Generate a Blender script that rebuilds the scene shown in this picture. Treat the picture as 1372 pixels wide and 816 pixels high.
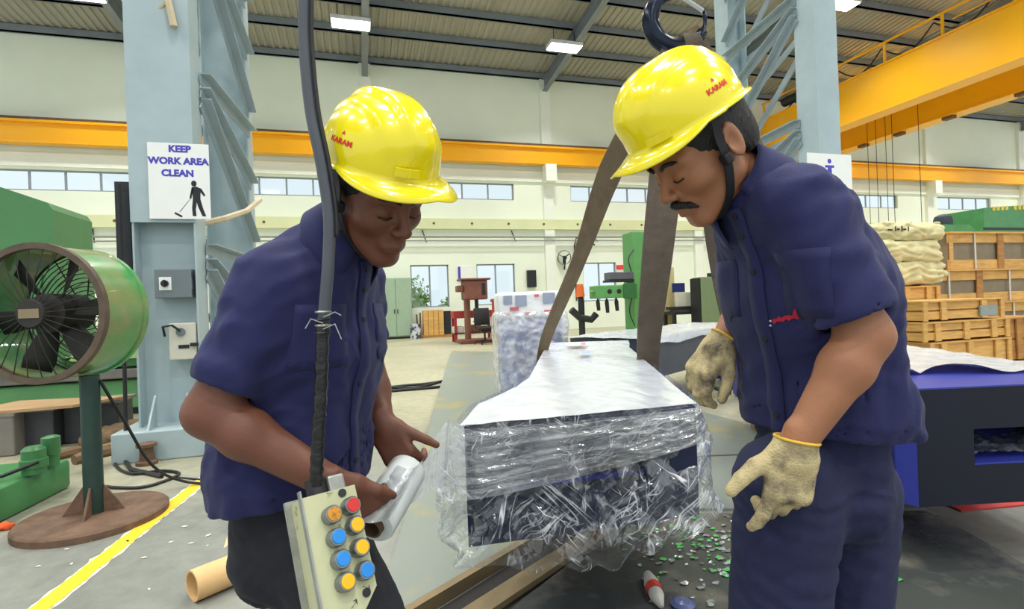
import bpy, bmesh, math, random
import numpy as np
from mathutils import Vector, Matrix, Euler
random.seed(7); np.random.seed(7)
for o in list(bpy.data.objects): bpy.data.objects.remove(o)
SC = bpy.context.scene
COL = SC.collection

# ------------------------------------------------------------------ camera
FPX = 700.0; YAW = math.radians(16.25); CAMH = 1.15; ROLL = 0.037
F_ = np.array([math.sin(YAW), math.cos(YAW), 0.0]); R0_ = np.array([math.cos(YAW), -math.sin(YAW), 0.0]); Z_ = np.array([0, 0, 1.0])
r_ = R0_ * math.cos(ROLL) - Z_ * math.sin(ROLL); u_ = Z_ * math.cos(ROLL) + R0_ * math.sin(ROLL)
C_ = np.array([0, 0, CAMH])
cam = bpy.data.cameras.new('camera'); camo = bpy.data.objects.new('camera', cam); COL.objects.link(camo)
cam.sensor_width = 36.0; cam.lens = FPX / 1372.0 * 36.0; cam.clip_start = 0.02; cam.clip_end = 300
camo.matrix_world = Matrix(((r_[0], u_[0], -F_[0], 0), (r_[1], u_[1], -F_[1], 0), (r_[2], u_[2], -F_[2], CAMH), (0, 0, 0, 1)))
SC.camera = camo
# ------------------------------------------------------------------ world, exposure
SC.view_settings.view_transform = 'Standard'; SC.view_settings.look = 'None'
SC.view_settings.gamma = 1.0; SC.view_settings.use_curve_mapping = False
SC.view_settings.exposure = 0.0
wd = bpy.data.worlds.new('overcast_sky'); SC.world = wd; wd.use_nodes = True
bgn = wd.node_tree.nodes['Background']; bgn.inputs[0].default_value = (0.88, 0.95, 1.0, 1); bgn.inputs[1].default_value = 1.1
LAMP_W = 172.0          # watts of each high-bay lamp
def ray(px, py): return F_ + (px - 686) / FPX * r_ - (py - 408) / FPX * u_
def P(px, py, d): return C_ + d * ray(px, py)
def G(px, py, z=0.0):
    v = ray(px, py); return C_ + v * (z - CAMH) / v[2]
def WY(px, py, Y):
    v = ray(px, py); return C_ + v * Y / v[1]

# ------------------------------------------------------------------ materials
def lin(c):
    if isinstance(c, str): c = [int(c[i:i + 2], 16) / 255 for i in (0, 2, 4)]
    return tuple(x / 12.92 if x <= 0.04045 else ((x + 0.055) / 1.055) ** 2.4 for x in c[:3]) + (1,)
MATS = {}
def mat(name, color, rough=0.6, metal=0.0, var=0.12, scale=6.0, bump=0.0, bscale=40.0, spec=0.5, color2=None, thr=None, coat=0.0, emit=None, estr=0.0, sheen=0.0, stretch=None):
    """principled material: base colour with noise-driven variation (or a second wear colour), noise bump"""
    if name in MATS: return MATS[name]
    m = bpy.data.materials.new(name); m.use_nodes = True; nt = m.node_tree; N = nt.nodes; L = nt.links
    b = N['Principled BSDF']; b.inputs['Roughness'].default_value = rough; b.inputs['Metallic'].default_value = metal
    b.inputs['Specular IOR Level'].default_value = spec; b.inputs['Coat Weight'].default_value = coat
    if sheen: b.inputs['Sheen Weight'].default_value = sheen
    tc = N.new('ShaderNodeTexCoord'); src = tc.outputs['Object']
    if stretch:
        mp = N.new('ShaderNodeMapping'); mp.inputs['Scale'].default_value = stretch; L.new(src, mp.inputs['Vector']); src = mp.outputs['Vector']
    n = N.new('ShaderNodeTexNoise'); n.inputs['Scale'].default_value = scale; n.inputs['Detail'].default_value = 6; n.inputs['Roughness'].default_value = 0.6
    L.new(src, n.inputs['Vector'])
    cr = N.new('ShaderNodeValToRGB'); L.new(n.outputs['Fac'], cr.inputs['Fac'])
    c1 = lin(color)
    if color2 is None:
        e = cr.color_ramp.elements
        e[0].position = 0.3; e[1].position = 0.7
        e[0].color = tuple(max(0, x * (1 - var)) for x in c1[:3]) + (1,); e[1].color = tuple(min(1, x * (1 + var)) for x in c1[:3]) + (1,)
    else:
        e = cr.color_ramp.elements; t = thr or (0.5, 0.62)
        e[0].position = t[0]; e[1].position = t[1]; e[0].color = c1; e[1].color = lin(color2)
    L.new(cr.outputs['Color'], b.inputs['Base Color'])
    if bump:
        n2 = N.new('ShaderNodeTexNoise'); n2.inputs['Scale'].default_value = bscale; n2.inputs['Detail'].default_value = 4; L.new(src, n2.inputs['Vector'])
        bp = N.new('ShaderNodeBump'); bp.inputs['Strength'].default_value = bump; bp.inputs['Distance'].default_value = 0.01
        L.new(n2.outputs['Fac'], bp.inputs['Height']); L.new(bp.outputs['Normal'], b.inputs['Normal'])
    if emit is not None:
        b.inputs['Emission Color'].default_value = lin(emit); b.inputs['Emission Strength'].default_value = estr
    MATS[name] = m; return m

# ------------------------------------------------------------------ mesh builder
def rotz(a): return Matrix.Rotation(a, 3, 'Z')
class MB:
    def __init__(s): s.v = []; s.f = []
    def add(s, vs, fs):
        o = len(s.v); s.v += [tuple(float(x) for x in p) for p in vs]; s.f += [tuple(i + o for i in q) for q in fs]; return s
    def box(s, c, size, M=None, bev=0.0):
        hx, hy, hz = size[0] / 2, size[1] / 2, size[2] / 2
        if bev <= 0:
            vs = [(x, y, z) for x in (-hx, hx) for y in (-hy, hy) for z in (-hz, hz)]
            fs = [(0, 1, 3, 2), (4, 6, 7, 5), (0, 4, 5, 1), (2, 3, 7, 6), (0, 2, 6, 4), (1, 5, 7, 3)]
        else:
            bev = min(bev, hx * .9, hy * .9, hz * .9)
            bm = bmesh.new(); bmesh.ops.create_cube(bm, size=1.0)
            for v in bm.verts: v.co = Vector((v.co.x * size[0], v.co.y * size[1], v.co.z * size[2]))
            bmesh.ops.bevel(bm, geom=bm.edges[:], offset=bev, segments=2, affect='EDGES', profile=0.5)
            bm.verts.index_update(); vs = [v.co.copy() for v in bm.verts]; fs = [tuple(v.index for v in f.verts) for f in bm.faces]; bm.free()
        if M is not None: vs = [M @ Vector(v) for v in vs]
        return s.add([(v[0] + c[0], v[1] + c[1], v[2] + c[2]) for v in vs], fs)
    def box2(s, lo, hi, bev=0.0):
        return s.box([(a + b) / 2 for a, b in zip(lo, hi)], [abs(b - a) for a, b in zip(lo, hi)], None, bev)
    def bar(s, a, b, w, t, up=(0, 0, 1)):
        """rectangular bar from a to b; w across, t along up"""
        a = Vector(a); b = Vector(b); d = (b - a); L = d.length; d.normalize(); upv = Vector(up)
        if abs(d.dot(upv)) > 0.99: upv = Vector((0, 1, 0))
        x = d.cross(upv).normalized(); z = x.cross(d).normalized()
        M = Matrix((x, d, z)).transposed()
        return s.box((a + b) / 2, (w, L, t), M)
    def cyl(s, a, b, r, n=16, r2=None, cap=True):
        a = Vector(a); b = Vector(b); d = (b - a).normalized(); r2 = r if r2 is None else r2
        x = d.orthogonal().normalized(); y = d.cross(x)
        vs = []; fs = []
        for p, rr in ((a, r), (b, r2)):
            for i in range(n):
                t = 2 * math.pi * i / n; vs.append(p + (x * math.cos(t) + y * math.sin(t)) * rr)
        fs = [(i, (i + 1) % n, n + (i + 1) % n, n + i) for i in range(n)]
        if cap: fs += [tuple(range(n - 1, -1, -1)), tuple(range(n, 2 * n))]
        return s.add(vs, fs)
    def tube(s, pts, r, n=8, cap=True):
        pts = [Vector(p) for p in pts]; m = len(pts); rr = r if hasattr(r, '__len__') else [r] * m
        vs = []; prev = None
        for i, p in enumerate(pts):
            d = (pts[min(i + 1, m - 1)] - pts[max(i - 1, 0)]).normalized()
            if prev is None: x = d.orthogonal().normalized()
            else:
                x = prev - d * prev.dot(d)
                x = x.normalized() if x.length > 1e-6 else d.orthogonal().normalized()
            prev = x; y = d.cross(x)
            for k in range(n):
                t = 2 * math.pi * k / n; vs.append(p + (x * math.cos(t) + y * math.sin(t)) * rr[i])
        fs = [(i * n + k, i * n + (k + 1) % n, (i + 1) * n + (k + 1) % n, (i + 1) * n + k) for i in range(m - 1) for k in range(n)]
        if cap: fs += [tuple(range(n - 1, -1, -1)), tuple(range((m - 1) * n, m * n))]
        return s.add(vs, fs)
    def lathe(s, prof, c=(0, 0, 0), n=24, axis=None, cap=True):
        """prof: (r, z) list; axis: Matrix 3x3 mapping local z"""
        vs = []; m = len(prof)
        for r, z in prof:
            for k in range(n):
                t = 2 * math.pi * k / n; v = Vector((r * math.cos(t), r * math.sin(t), z))
                if axis is not None: v = axis @ v
                vs.append((v[0] + c[0], v[1] + c[1], v[2] + c[2]))
        fs = [(i * n + k, i * n + (k + 1) % n, (i + 1) * n + (k + 1) % n, (i + 1) * n + k) for i in range(m - 1) for k in range(n)]
        if cap:
            fs += [tuple(range(n - 1, -1, -1)), tuple(range((m - 1) * n, m * n))]
        return s.add(vs, fs)
    def prism(s, poly, z0, z1):
        n = len(poly); vs = [(p[0], p[1], z0) for p in poly] + [(p[0], p[1], z1) for p in poly]
        return s.add(vs, [tuple(range(n - 1, -1, -1)), tuple(range(n, 2 * n))] + [(i, (i + 1) % n, n + (i + 1) % n, n + i) for i in range(n)])
    def extrude(s, poly3, vec):
        n = len(poly3); vs = [tuple(p) for p in poly3] + [tuple(Vector(p) + Vector(vec)) for p in poly3]
        return s.add(vs, [tuple(range(n - 1, -1, -1)), tuple(range(n, 2 * n))] + [(i, (i + 1) % n, n + (i + 1) % n, n + i) for i in range(n)])
    def grid(s, pts, nu, nv):
        """pts row-major nu x nv"""
        return s.add(pts, [(i * nv + j, (i + 1) * nv + j, (i + 1) * nv + j + 1, i * nv + j + 1) for i in range(nu - 1) for j in range(nv - 1)])

OFF = {}
def _link(me, name, m, parent, smooth, loc=None):
    o = bpy.data.objects.new(name, me); COL.objects.link(o)
    if m is not None: me.materials.append(m if not isinstance(m, str) else MATS[m])
    if parent is not None:
        o.parent = parent; OFF[o.name] = OFF.get(parent.name, (0, 0, 0))
    if smooth:
        me.polygons.foreach_set('use_smooth', [True] * len(me.polygons))
        if smooth != True:
            try: me.set_sharp_from_angle(angle=math.radians(smooth))
            except Exception: pass
    return o
def obj(name, mb, m, parent=None, smooth=False, recalc=True):
    """one mesh object from a builder in world coordinates"""
    me = bpy.data.meshes.new(name)
    vs = np.array(mb.v, dtype=float)
    if parent is not None: off = np.array(OFF.get(parent.name, (0, 0, 0)))
    else:
        lo = vs.min(0); hi = vs.max(0); off = np.array([(lo[0] + hi[0]) / 2, (lo[1] + hi[1]) / 2, lo[2]])
    me.from_pydata((vs - off).tolist(), [], mb.f); me.update()
    if recalc:
        bm = bmesh.new(); bm.from_mesh(me); bmesh.ops.recalc_face_normals(bm, faces=bm.faces[:]); bm.to_mesh(me); bm.free()
    o = _link(me, name, m, parent, smooth)
    if parent is None:
        o.location = off; OFF[o.name] = tuple(off)
    return o
def thing(name, label, cat, loc=(0, 0, 0), group=None):
    o = bpy.data.objects.new(name, None); COL.objects.link(o); o.empty_display_size = 0.1
    o.location = [float(x) for x in loc]; OFF[o.name] = tuple(float(x) for x in loc)
    return tag(o, label, cat, group)
def tag(o, label=None, cat=None, group=None, kind=None):
    if label: o['label'] = label
    if cat: o['category'] = cat
    if group: o['group'] = group
    if kind: o['kind'] = kind
    return o
def copy_tree(o, parent=None):
    c = o.copy(); COL.objects.link(c)
    if parent is not None: c.parent = parent
    for ch in list(o.children): copy_tree(ch, c)
    return c
def struct(name, mb, m, smooth=False, label=None, parent=None):
    o = obj(name, mb, m, parent, smooth); o['kind'] = 'structure'
    if label: o['label'] = label
    return o
def text_geom(s, size=1.0, align='CENTER', bold=0.0):
    cu = bpy.data.curves.new('txt', 'FONT'); cu.body = s; cu.size = size; cu.align_x = align; cu.offset = bold; cu.resolution_u = 3
    o = bpy.data.objects.new('txt', cu); COL.objects.link(o); bpy.context.view_layer.update()
    me = o.to_mesh(); vs = [tuple(v.co) for v in me.vertices]; fs = [tuple(p.vertices) for p in me.polygons]
    o.to_mesh_clear(); bpy.data.objects.remove(o); bpy.data.curves.remove(cu)
    return vs, fs
def text_plate(mb, s, size, origin, ex, ey, align='CENTER', bold=0.0):
    vs, fs = text_geom(s, size, align, bold); ex = Vector(ex); ey = Vector(ey); og = Vector(origin)
    mb.add([og + ex * v[0] + ey * v[1] for v in vs], fs); return mb
def snoise(p, seed=0):
    """cheap smooth pseudo noise for arrays (...,3)"""
    rs = np.random.RandomState(seed); out = 0
    for i in range(5):
        k = rs.normal(size=3) * (1 + i * 0.6); ph = rs.rand() * 6.28
        out = out + np.sin(p @ k + ph + 1.3 * np.sin(p @ (rs.normal(size=3)) + rs.rand() * 6)) / (1 + i * 0.5)
    return out / 2.5
# ================================================================== implicit-surface modelling (bodies, cloth, sacks)
def surface_nets(V, lo, h):
    ins = V < 0; nx, ny, nz = V.shape
    c = np.zeros((nx - 1, ny - 1, nz - 1), np.uint8)
    for dx in (0, 1):
        for dy in (0, 1):
            for dz in (0, 1): c += ins[dx:nx - 1 + dx, dy:ny - 1 + dy, dz:nz - 1 + dz]
    act = (c > 0) & (c < 8); I = np.argwhere(act); idx = -np.ones(c.shape, np.int32); idx[act] = np.arange(len(I))
    acc = np.zeros((len(I), 3)); cnt = np.zeros(len(I))
    corners = [(dx, dy, dz) for dx in (0, 1) for dy in (0, 1) for dz in (0, 1)]
    val = {k: V[I[:, 0] + k[0], I[:, 1] + k[1], I[:, 2] + k[2]] for k in corners}
    for a in corners:
        for ax in range(3):
            if a[ax]: continue
            b = list(a); b[ax] = 1; b = tuple(b)
            va, vb = val[a], val[b]; m = (va < 0) != (vb < 0); t = np.where(m, va / np.where(m, va - vb, 1), 0)
            p = np.array(a, float)[None, :] + np.zeros((len(I), 3)); p[:, ax] += t
            acc += np.where(m[:, None], p, 0); cnt += m
    verts = (I + acc / cnt[:, None]) * h + np.array(lo)
    faces = []
    for ax in range(3):
        s0 = [slice(None)] * 3; s1 = [slice(None)] * 3; s0[ax] = slice(0, -1); s1[ax] = slice(1, None)
        A = ins[tuple(s0)]; B = ins[tuple(s1)]; E = np.argwhere(A != B)
        o1, o2 = [(1, 2), (2, 0), (0, 1)][ax]
        E = E[(E[:, o1] > 0) & (E[:, o2] > 0) & (E[:, o1] < V.shape[o1] - 1) & (E[:, o2] < V.shape[o2] - 1)]
        def g(d1, d2):
            q = E.copy(); q[:, o1] += d1; q[:, o2] += d2; return idx[q[:, 0], q[:, 1], q[:, 2]]
        f = np.stack([g(-1, -1), g(0, -1), g(0, 0), g(-1, 0)], 1)
        fl = ~A[E[:, 0], E[:, 1], E[:, 2]]; f[fl] = f[fl][:, ::-1]; faces.append(f)
    return verts, np.concatenate(faces)
def sdf_mesh(fn, lo, hi, h, B=10, slack=0.02):
    lo = np.array(lo, float); n = np.ceil((np.array(hi) - lo) / h / B).astype(int) * B
    nb = n // B; V = np.ones(n, np.float32)
    bc = np.stack(np.meshgrid(*[np.arange(k) for k in nb], indexing='ij'), -1).reshape(-1, 3)
    cen = lo + (bc * B + (B - 1) / 2) * h; fc = fn(cen); rad = B * h * .87 + slack
    loc = np.stack(np.meshgrid(*[np.arange(B)] * 3, indexing='ij'), -1).reshape(-1, 3)
    for i in np.nonzero(fc < -rad)[0]:
        b = bc[i] * B; V[b[0]:b[0] + B, b[1]:b[1] + B, b[2]:b[2] + B] = -1
    act = np.nonzero(np.abs(fc) <= rad)[0]
    for s in range(0, len(act), 200):
        ii = act[s:s + 200]; nodes = (bc[ii][:, None, :] * B + loc[None]).reshape(-1, 3)
        v = fn(lo + nodes * h); V[nodes[:, 0], nodes[:, 1], nodes[:, 2]] = v
    return surface_nets(V, lo, h)
def smin(a, b, k):
    if k <= 0: return np.minimum(a, b)
    h = np.clip(.5 + .5 * (b - a) / k, 0, 1); return b + (a - b) * h - k * h * (1 - h)
def smax(a, b, k): return -smin(-a, -b, k)
def s_cone(p, a, b, ra, rb):
    a = np.asarray(a, float); b = np.asarray(b, float); ba = b - a; t = np.clip((p - a) @ ba / (ba @ ba), 0, 1)
    return np.linalg.norm(p - a - t[:, None] * ba, axis=1) - (ra + (rb - ra) * t)
def s_econe(p, a, b, ra, rb, s, fa, fb=None):
    """elliptical tapered capsule: thickness along unit axis s is multiplied by fa..fb"""
    a = np.asarray(a, float); b = np.asarray(b, float); ba = b - a; t = np.clip((p - a) @ ba / (ba @ ba), 0, 1)
    v = p - a - t[:, None] * ba; fb = fa if fb is None else fb; f = fa + (fb - fa) * t
    c = v @ np.asarray(s, float); l = np.sqrt(np.maximum((v * v).sum(1) + c * c * (1 / (f * f) - 1), 1e-12))
    return (l - (ra + (rb - ra) * t)) * np.minimum(f, 1)
def s_ell(p, c, rad, R=None):
    q = p - np.asarray(c, float)
    if R is not None: q = q @ np.asarray(R).T
    rad = np.asarray(rad, float); k0 = np.linalg.norm(q / rad, axis=1); k1 = np.linalg.norm(q / rad ** 2, axis=1) + 1e-9
    return k0 * (k0 - 1) / k1
def s_box(p, c, half, r=0.0, R=None):
    q = p - np.asarray(c, float)
    if R is not None: q = q @ np.asarray(R).T
    d = np.abs(q) - (np.asarray(half) - r)
    return np.linalg.norm(np.maximum(d, 0), axis=1) + np.minimum(d.max(1), 0) - r
def s_plane(p, o, n): return (p - np.asarray(o)) @ (np.asarray(n) / np.linalg.norm(n))
def mb_from(vf):
    m = MB(); m.v = vf[0].tolist(); m.f = [tuple(q) for q in vf[1].tolist()]; return m
# ================================================================== SETTING
M_wall = mat('wall_paint', 'EFF6E4', 0.75, var=0.03, scale=0.5, bump=0.05, bscale=60)
M_pil = mat('pilaster_paint', 'F0F4E8', 0.75, var=0.03, scale=0.6)
M_band = mat('band_paint', 'DFE3B4', 0.7, var=0.05, scale=1.2)
M_steelgrey = mat('grey_steel_paint', 'A9BBBF', 0.45, var=0.07, scale=3.0, bump=0.03, bscale=25)
M_brace = mat('brace_steel_paint', '9AA9AE', 0.45, var=0.09, scale=4.0)
M_roofsteel = mat('roof_steel', '7C858C', 0.55, var=0.1, scale=1.5)
M_roofsheet = mat('roof_sheet', 'A9A79B', 0.5, metal=0.1, var=0.08, scale=0.8)
M_yellow = mat('crane_yellow', 'FFB60A', 0.38, var=0.04, scale=1.0)
M_black = mat('black_rubber', '1B1C1E', 0.5, var=0.2, scale=20)
M_dark = mat('dark_metal', '2C2E31', 0.45, metal=0.3, var=0.25, scale=12)
M_white = mat('white_paint', 'F2F4F0', 0.5, var=0.02)
M_green = mat('machine_green', '478A50', 0.42, var=0.14, scale=5, bump=0.03)
M_green2 = mat('machine_green_pale', '62A066', 0.45, var=0.12, scale=4)
M_rust = mat('rusty_steel', '6B5240', 0.75, var=0.3, scale=14, bump=0.25, bscale=60)

def floor_material():
    m = bpy.data.materials.new('concrete_floor'); m.use_nodes = True; N = m.node_tree.nodes; L = m.node_tree.links; b = N['Principled BSDF']
    tc = N.new('ShaderNodeTexCoord')
    n1 = N.new('ShaderNodeTexNoise'); n1.inputs['Scale'].default_value = 0.55; n1.inputs['Detail'].default_value = 8; n1.inputs['Roughness'].default_value = 0.62
    n2 = N.new('ShaderNodeTexNoise'); n2.inputs['Scale'].default_value = 9; n2.inputs['Detail'].default_value = 8; n2.inputs['Roughness'].default_value = 0.7
    for n in (n1, n2): L.new(tc.outputs['Object'], n.inputs['Vector'])
    r1 = N.new('ShaderNodeValToRGB'); r1.color_ramp.elements[0].position = .3; r1.color_ramp.elements[1].position = .68
    r1.color_ramp.elements[0].color = lin('9A987F'); r1.color_ramp.elements[1].color = lin('B9B495')
    r2 = N.new('ShaderNodeValToRGB'); r2.color_ramp.elements[0].position = .34; r2.color_ramp.elements[1].position = .6
    r2.color_ramp.elements[0].color = (.72, .72, .74, 1); r2.color_ramp.elements[1].color = (1, 1, 1, 1)
    mx = N.new('ShaderNodeMix'); mx.data_type = 'RGBA'; mx.blend_type = 'MULTIPLY'; mx.inputs[0].default_value = .8
    L.new(n1.outputs['Fac'], r1.inputs['Fac']); L.new(n2.outputs['Fac'], r2.inputs['Fac'])
    # greyer tone at the near end, beige further in, ragged boundary
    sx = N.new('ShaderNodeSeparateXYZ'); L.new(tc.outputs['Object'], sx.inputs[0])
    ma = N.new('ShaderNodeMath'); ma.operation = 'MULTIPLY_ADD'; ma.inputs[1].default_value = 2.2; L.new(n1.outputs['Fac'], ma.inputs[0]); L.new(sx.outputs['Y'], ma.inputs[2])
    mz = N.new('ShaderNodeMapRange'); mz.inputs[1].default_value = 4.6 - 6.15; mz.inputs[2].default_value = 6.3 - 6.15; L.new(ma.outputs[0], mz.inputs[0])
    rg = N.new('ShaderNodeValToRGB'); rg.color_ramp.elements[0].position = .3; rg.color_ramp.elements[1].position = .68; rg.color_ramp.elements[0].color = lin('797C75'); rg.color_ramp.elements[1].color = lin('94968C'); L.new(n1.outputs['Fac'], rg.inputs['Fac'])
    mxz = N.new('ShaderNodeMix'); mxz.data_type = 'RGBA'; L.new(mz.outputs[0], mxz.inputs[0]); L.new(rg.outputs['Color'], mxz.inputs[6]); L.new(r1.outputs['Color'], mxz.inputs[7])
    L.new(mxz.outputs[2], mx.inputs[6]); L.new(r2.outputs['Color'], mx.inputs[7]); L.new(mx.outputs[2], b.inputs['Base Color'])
    rr = N.new('ShaderNodeMapRange'); rr.inputs[3].default_value = .32; rr.inputs[4].default_value = .62; L.new(n1.outputs['Fac'], rr.inputs[0]); L.new(rr.outputs[0], b.inputs['Roughness'])
    bp = N.new('ShaderNodeBump'); bp.inputs['Strength'].default_value = .12; bp.inputs['Distance'].default_value = .01; L.new(n2.outputs['Fac'], bp.inputs['Height']); L.new(bp.outputs['Normal'], b.inputs['Normal'])
    MATS['floor'] = m; return m
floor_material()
YW = 21.0
XL, XR = -18.0, 46.0
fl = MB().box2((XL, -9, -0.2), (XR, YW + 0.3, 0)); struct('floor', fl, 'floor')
# back wall with openings
BAYS = [0.5 + 7.37 * k for k in range(-2, 7)]
STRIPS = [(-13.4, -7.35), (-6.2, -0.6), (2.0, 6.38), (8.95, 13.6), (16.6, 21.1), (23.6, 27.8), (30.7, 34.9), (38, 42)]
LOWS = [(1.98, 3.5), (4.66, 6.3), (9.4, 11.0)]
holes = [(a, b, 5.52, 6.22) for a, b in STRIPS] + [(a, b, 1.16, 2.86) for a, b in LOWS]
def wall_cells(x0, x1, z0, z1, holes):
    xs = sorted({x0, x1, *[h[0] for h in holes], *[h[1] for h in holes]}); zs = sorted({z0, z1, *[h[2] for h in holes], *[h[3] for h in holes]})
    out = []
    for j in range(len(zs) - 1):
        run = None
        for i in range(len(xs) - 1):
            cx = (xs[i] + xs[i + 1]) / 2; cz = (zs[j] + zs[j + 1]) / 2
            if any(h[0] < cx < h[1] and h[2] < cz < h[3] for h in holes):
                if run is not None: out.append((run, xs[i], zs[j], zs[j + 1])); run = None
            elif run is None: run = xs[i]
        if run is not None: out.append((run, xs[-1], zs[j], zs[j + 1]))
    return out
w = MB()
for a, b, c, d in wall_cells(XL, XR, 0, 11.2, holes): w.box2((a, YW, c), (b, YW + 0.25, d))
wall = struct('wall_back', w, M_wall)
for x in BAYS:
    p = MB().box2((x - .22, YW - .16, 0), (x + .22, YW, 10.75)); obj('pilaster', p, M_pil, wall)
    p = MB().box2((x - .24, YW - .62, 6.25), (x + .24, YW - .16, 6.95)); obj('rail_bracket', p, M_pil, wall)
obj('string_course', MB().box2((XL, YW - .18, 4.28), (XR, YW, 4.7)), M_band, wall)
obj('ledge', MB().box2((XL, YW - .1, 6.3), (XR, YW, 6.75)), M_pil, wall)
for k, x in enumerate(np.arange(XL + .8, XR, 1.55)):   # tie bolts and panel joints on the course
    obj('bolt', MB().cyl((x, YW - .2, 4.5), (x, YW - .175, 4.5), .05, 8), M_rust, wall)
    obj('joint_strip', MB().box2((x + .72, YW - .186, 4.28), (x + .74, YW - .178, 4.7)), M_band, wall)
# conduits below the course
for z, r in ((3.95, .035), (3.8, .025)):
    obj('conduit', MB().cyl((XL, YW - .22, z), (XR, YW - .22, z), r, 8), mat('conduit_grey', '8D918C', .5), wall)
for x in np.arange(XL + 2, XR, 3.7):
    obj('conduit_bracket', MB().bar((x, YW - .02, 4.25), (x + .12, YW - .24, 3.75), .04, .02), M_dark, wall)
# side hoist cable run on wall
obj('cable_riser', MB().tube([(9.0, YW - .1, 1.2), (9.0, YW - .1, 3.6), (9.05, YW - .2, 3.9), (9.4, YW - .25, 3.95), (9.9, YW - .22, 3.6)], .03, 6), M_black, wall)
M_frame = mat('window_frame_grey', '8F979E', .5)
def glass_mat():
    m = bpy.data.materials.new('window_glass'); m.use_nodes = True; N = m.node_tree.nodes; L = m.node_tree.links
    N.remove(N['Principled BSDF']); out = N['Material Output']
    t = N.new('ShaderNodeBsdfTransparent'); t.inputs[0].default_value = (.93, .97, .98, 1); g = N.new('ShaderNodeBsdfGlossy'); g.inputs['Roughness'].default_value = .05
    mx = N.new('ShaderNodeMixShader'); mx.inputs[0].default_value = .06; L.new(t.outputs[0], mx.inputs[1]); L.new(g.outputs[0], mx.inputs[2]); L.new(mx.outputs[0], out.inputs[0])
    MATS['glass'] = m
glass_mat()
wn = 1
def window(a, b, z0, z1, npan, label):
    global wn
    fr = MB(); t = .05
    fr.box2((a, YW + .08, z0), (b, YW + .14, z0 + t)); fr.box2((a, YW + .08, z1 - t), (b, YW + .14, z1))
    fr.box2((a, YW + .08, z0), (a + t, YW + .14, z1)); fr.box2((b - t, YW + .08, z0), (b, YW + .14, z1))
    o = struct('window_%d' % wn, fr, M_frame, label=label); wn += 1
    pw = (b - a) / npan
    for i in range(npan):
        if i: obj('mullion', MB().box2((a + i * pw - .03, YW + .085, z0), (a + i * pw + .03, YW + .135, z1)), M_frame, o)
        obj('pane', MB().box2((a + i * pw + .03, YW + .105, z0 + .03), (a + (i + 1) * pw - .03, YW + .113, z1 - .03)), 'glass', o)
for a, b in STRIPS: window(a, b, 5.52, 6.22, max(4, int(round((b - a) / 1.0))), 'high strip window of square panes')
for a, b in LOWS: window(a, b, 1.16, 2.86, 2, 'low two-pane sliding window')
# ground and greenery outside
struct('ground_outside', MB().box2((-40, YW + .3, -.25), (70, 70, -.05)), mat('outside_ground', 'B9B49A', .9))
def bush(c, r, seed, m):
    rs = np.random.RandomState(seed); mb = MB()
    for i in range(1500):
        d = rs.normal(size=3); d /= np.linalg.norm(d); p = np.array(c) + d * np.array(r) * rs.uniform(.45, 1.05)
        a = rs.normal(size=3); a /= np.linalg.norm(a); b2 = np.cross(d, a); b2 /= np.linalg.norm(b2) + 1e-6; s = rs.uniform(.1, .2)
        mb.add([p, p + a * s * .6 + b2 * s * .4, p + a * s * 1.4, p + a * s * .6 - b2 * s * .4], [(0, 1, 2, 3)])
    return mb
M_leaf = mat('leaf_green', '86AE3C', .6, var=.35, scale=3)
for i, (c, r, l) in enumerate([((2.3, 25.5, 1.2), (1.1, .8, 1.5), 'leafy yellow-green bush outside the left low window'), ((4.9, 27.5, .8), (1.0, .8, .9), 'low bush outside the window behind the drill press'), ((10.2, 28, .6), (1.3, .9, .8), 'low bush outside the window behind the green radial drill')]):
    o = obj('bush', bush(c, r, i, None), M_leaf, recalc=False); tag(o, l, 'bush')
# ------------------------------------------------------------------ roof
RS = 0.1
def roofz(Y): return 10.75 + (YW - Y) * RS if Y > 5 else 10.75 + (YW - 5) * RS - (5 - Y) * RS
rf = MB()
pitch = .25; prof = [(0, 0), (.09, 0), (.12, .045), (.22, .045), (.25, 0)]
xs = []
x = XL
while x < XR:
    for dx, dz in prof[:-1]: xs.append((x + dx, dz))
    x += pitch
pts = []
for Y in (YW + .4, 5.0, -9.0):
    for xx, dz in xs: pts.append((xx, Y, roofz(Y) + .16 + dz))
rf.grid(pts, 3, len(xs))
ceil = struct('ceiling', rf, M_roofsheet)
for Y in [20.85, 19.0, 17.45, 15.9, 14.35, 12.8, 11.25, 9.7, 8.15, 6.6]:
    z = roofz(Y); p = MB().box2((XL, Y - .05, z - .1), (XR, Y + .05, z + .14)); p.box2((XL, Y - .05, z - .1), (XR, Y + .1, z - .08))
    obj('purlin', p, M_roofsteel, ceil)
for x in BAYS:
    q = MB()
    for sgn, t in ((0, .015),):
        a = Vector((x, YW - .1, roofz(YW) - .35)); b = Vector((x, 5, roofz(5) - .35)); c = Vector((x, -9, roofz(-9) - .35))
        for s_, e_ in ((a, b), (b, c)):
            q.bar(s_, e_, .02, .5); q.bar(s_ + Vector((0, 0, .25)), e_ + Vector((0, 0, .25)), .22, .02); q.bar(s_ - Vector((0, 0, .25)), e_ - Vector((0, 0, .25)), .22, .02)
    obj('rafter', q, M_roofsteel, ceil)
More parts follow.
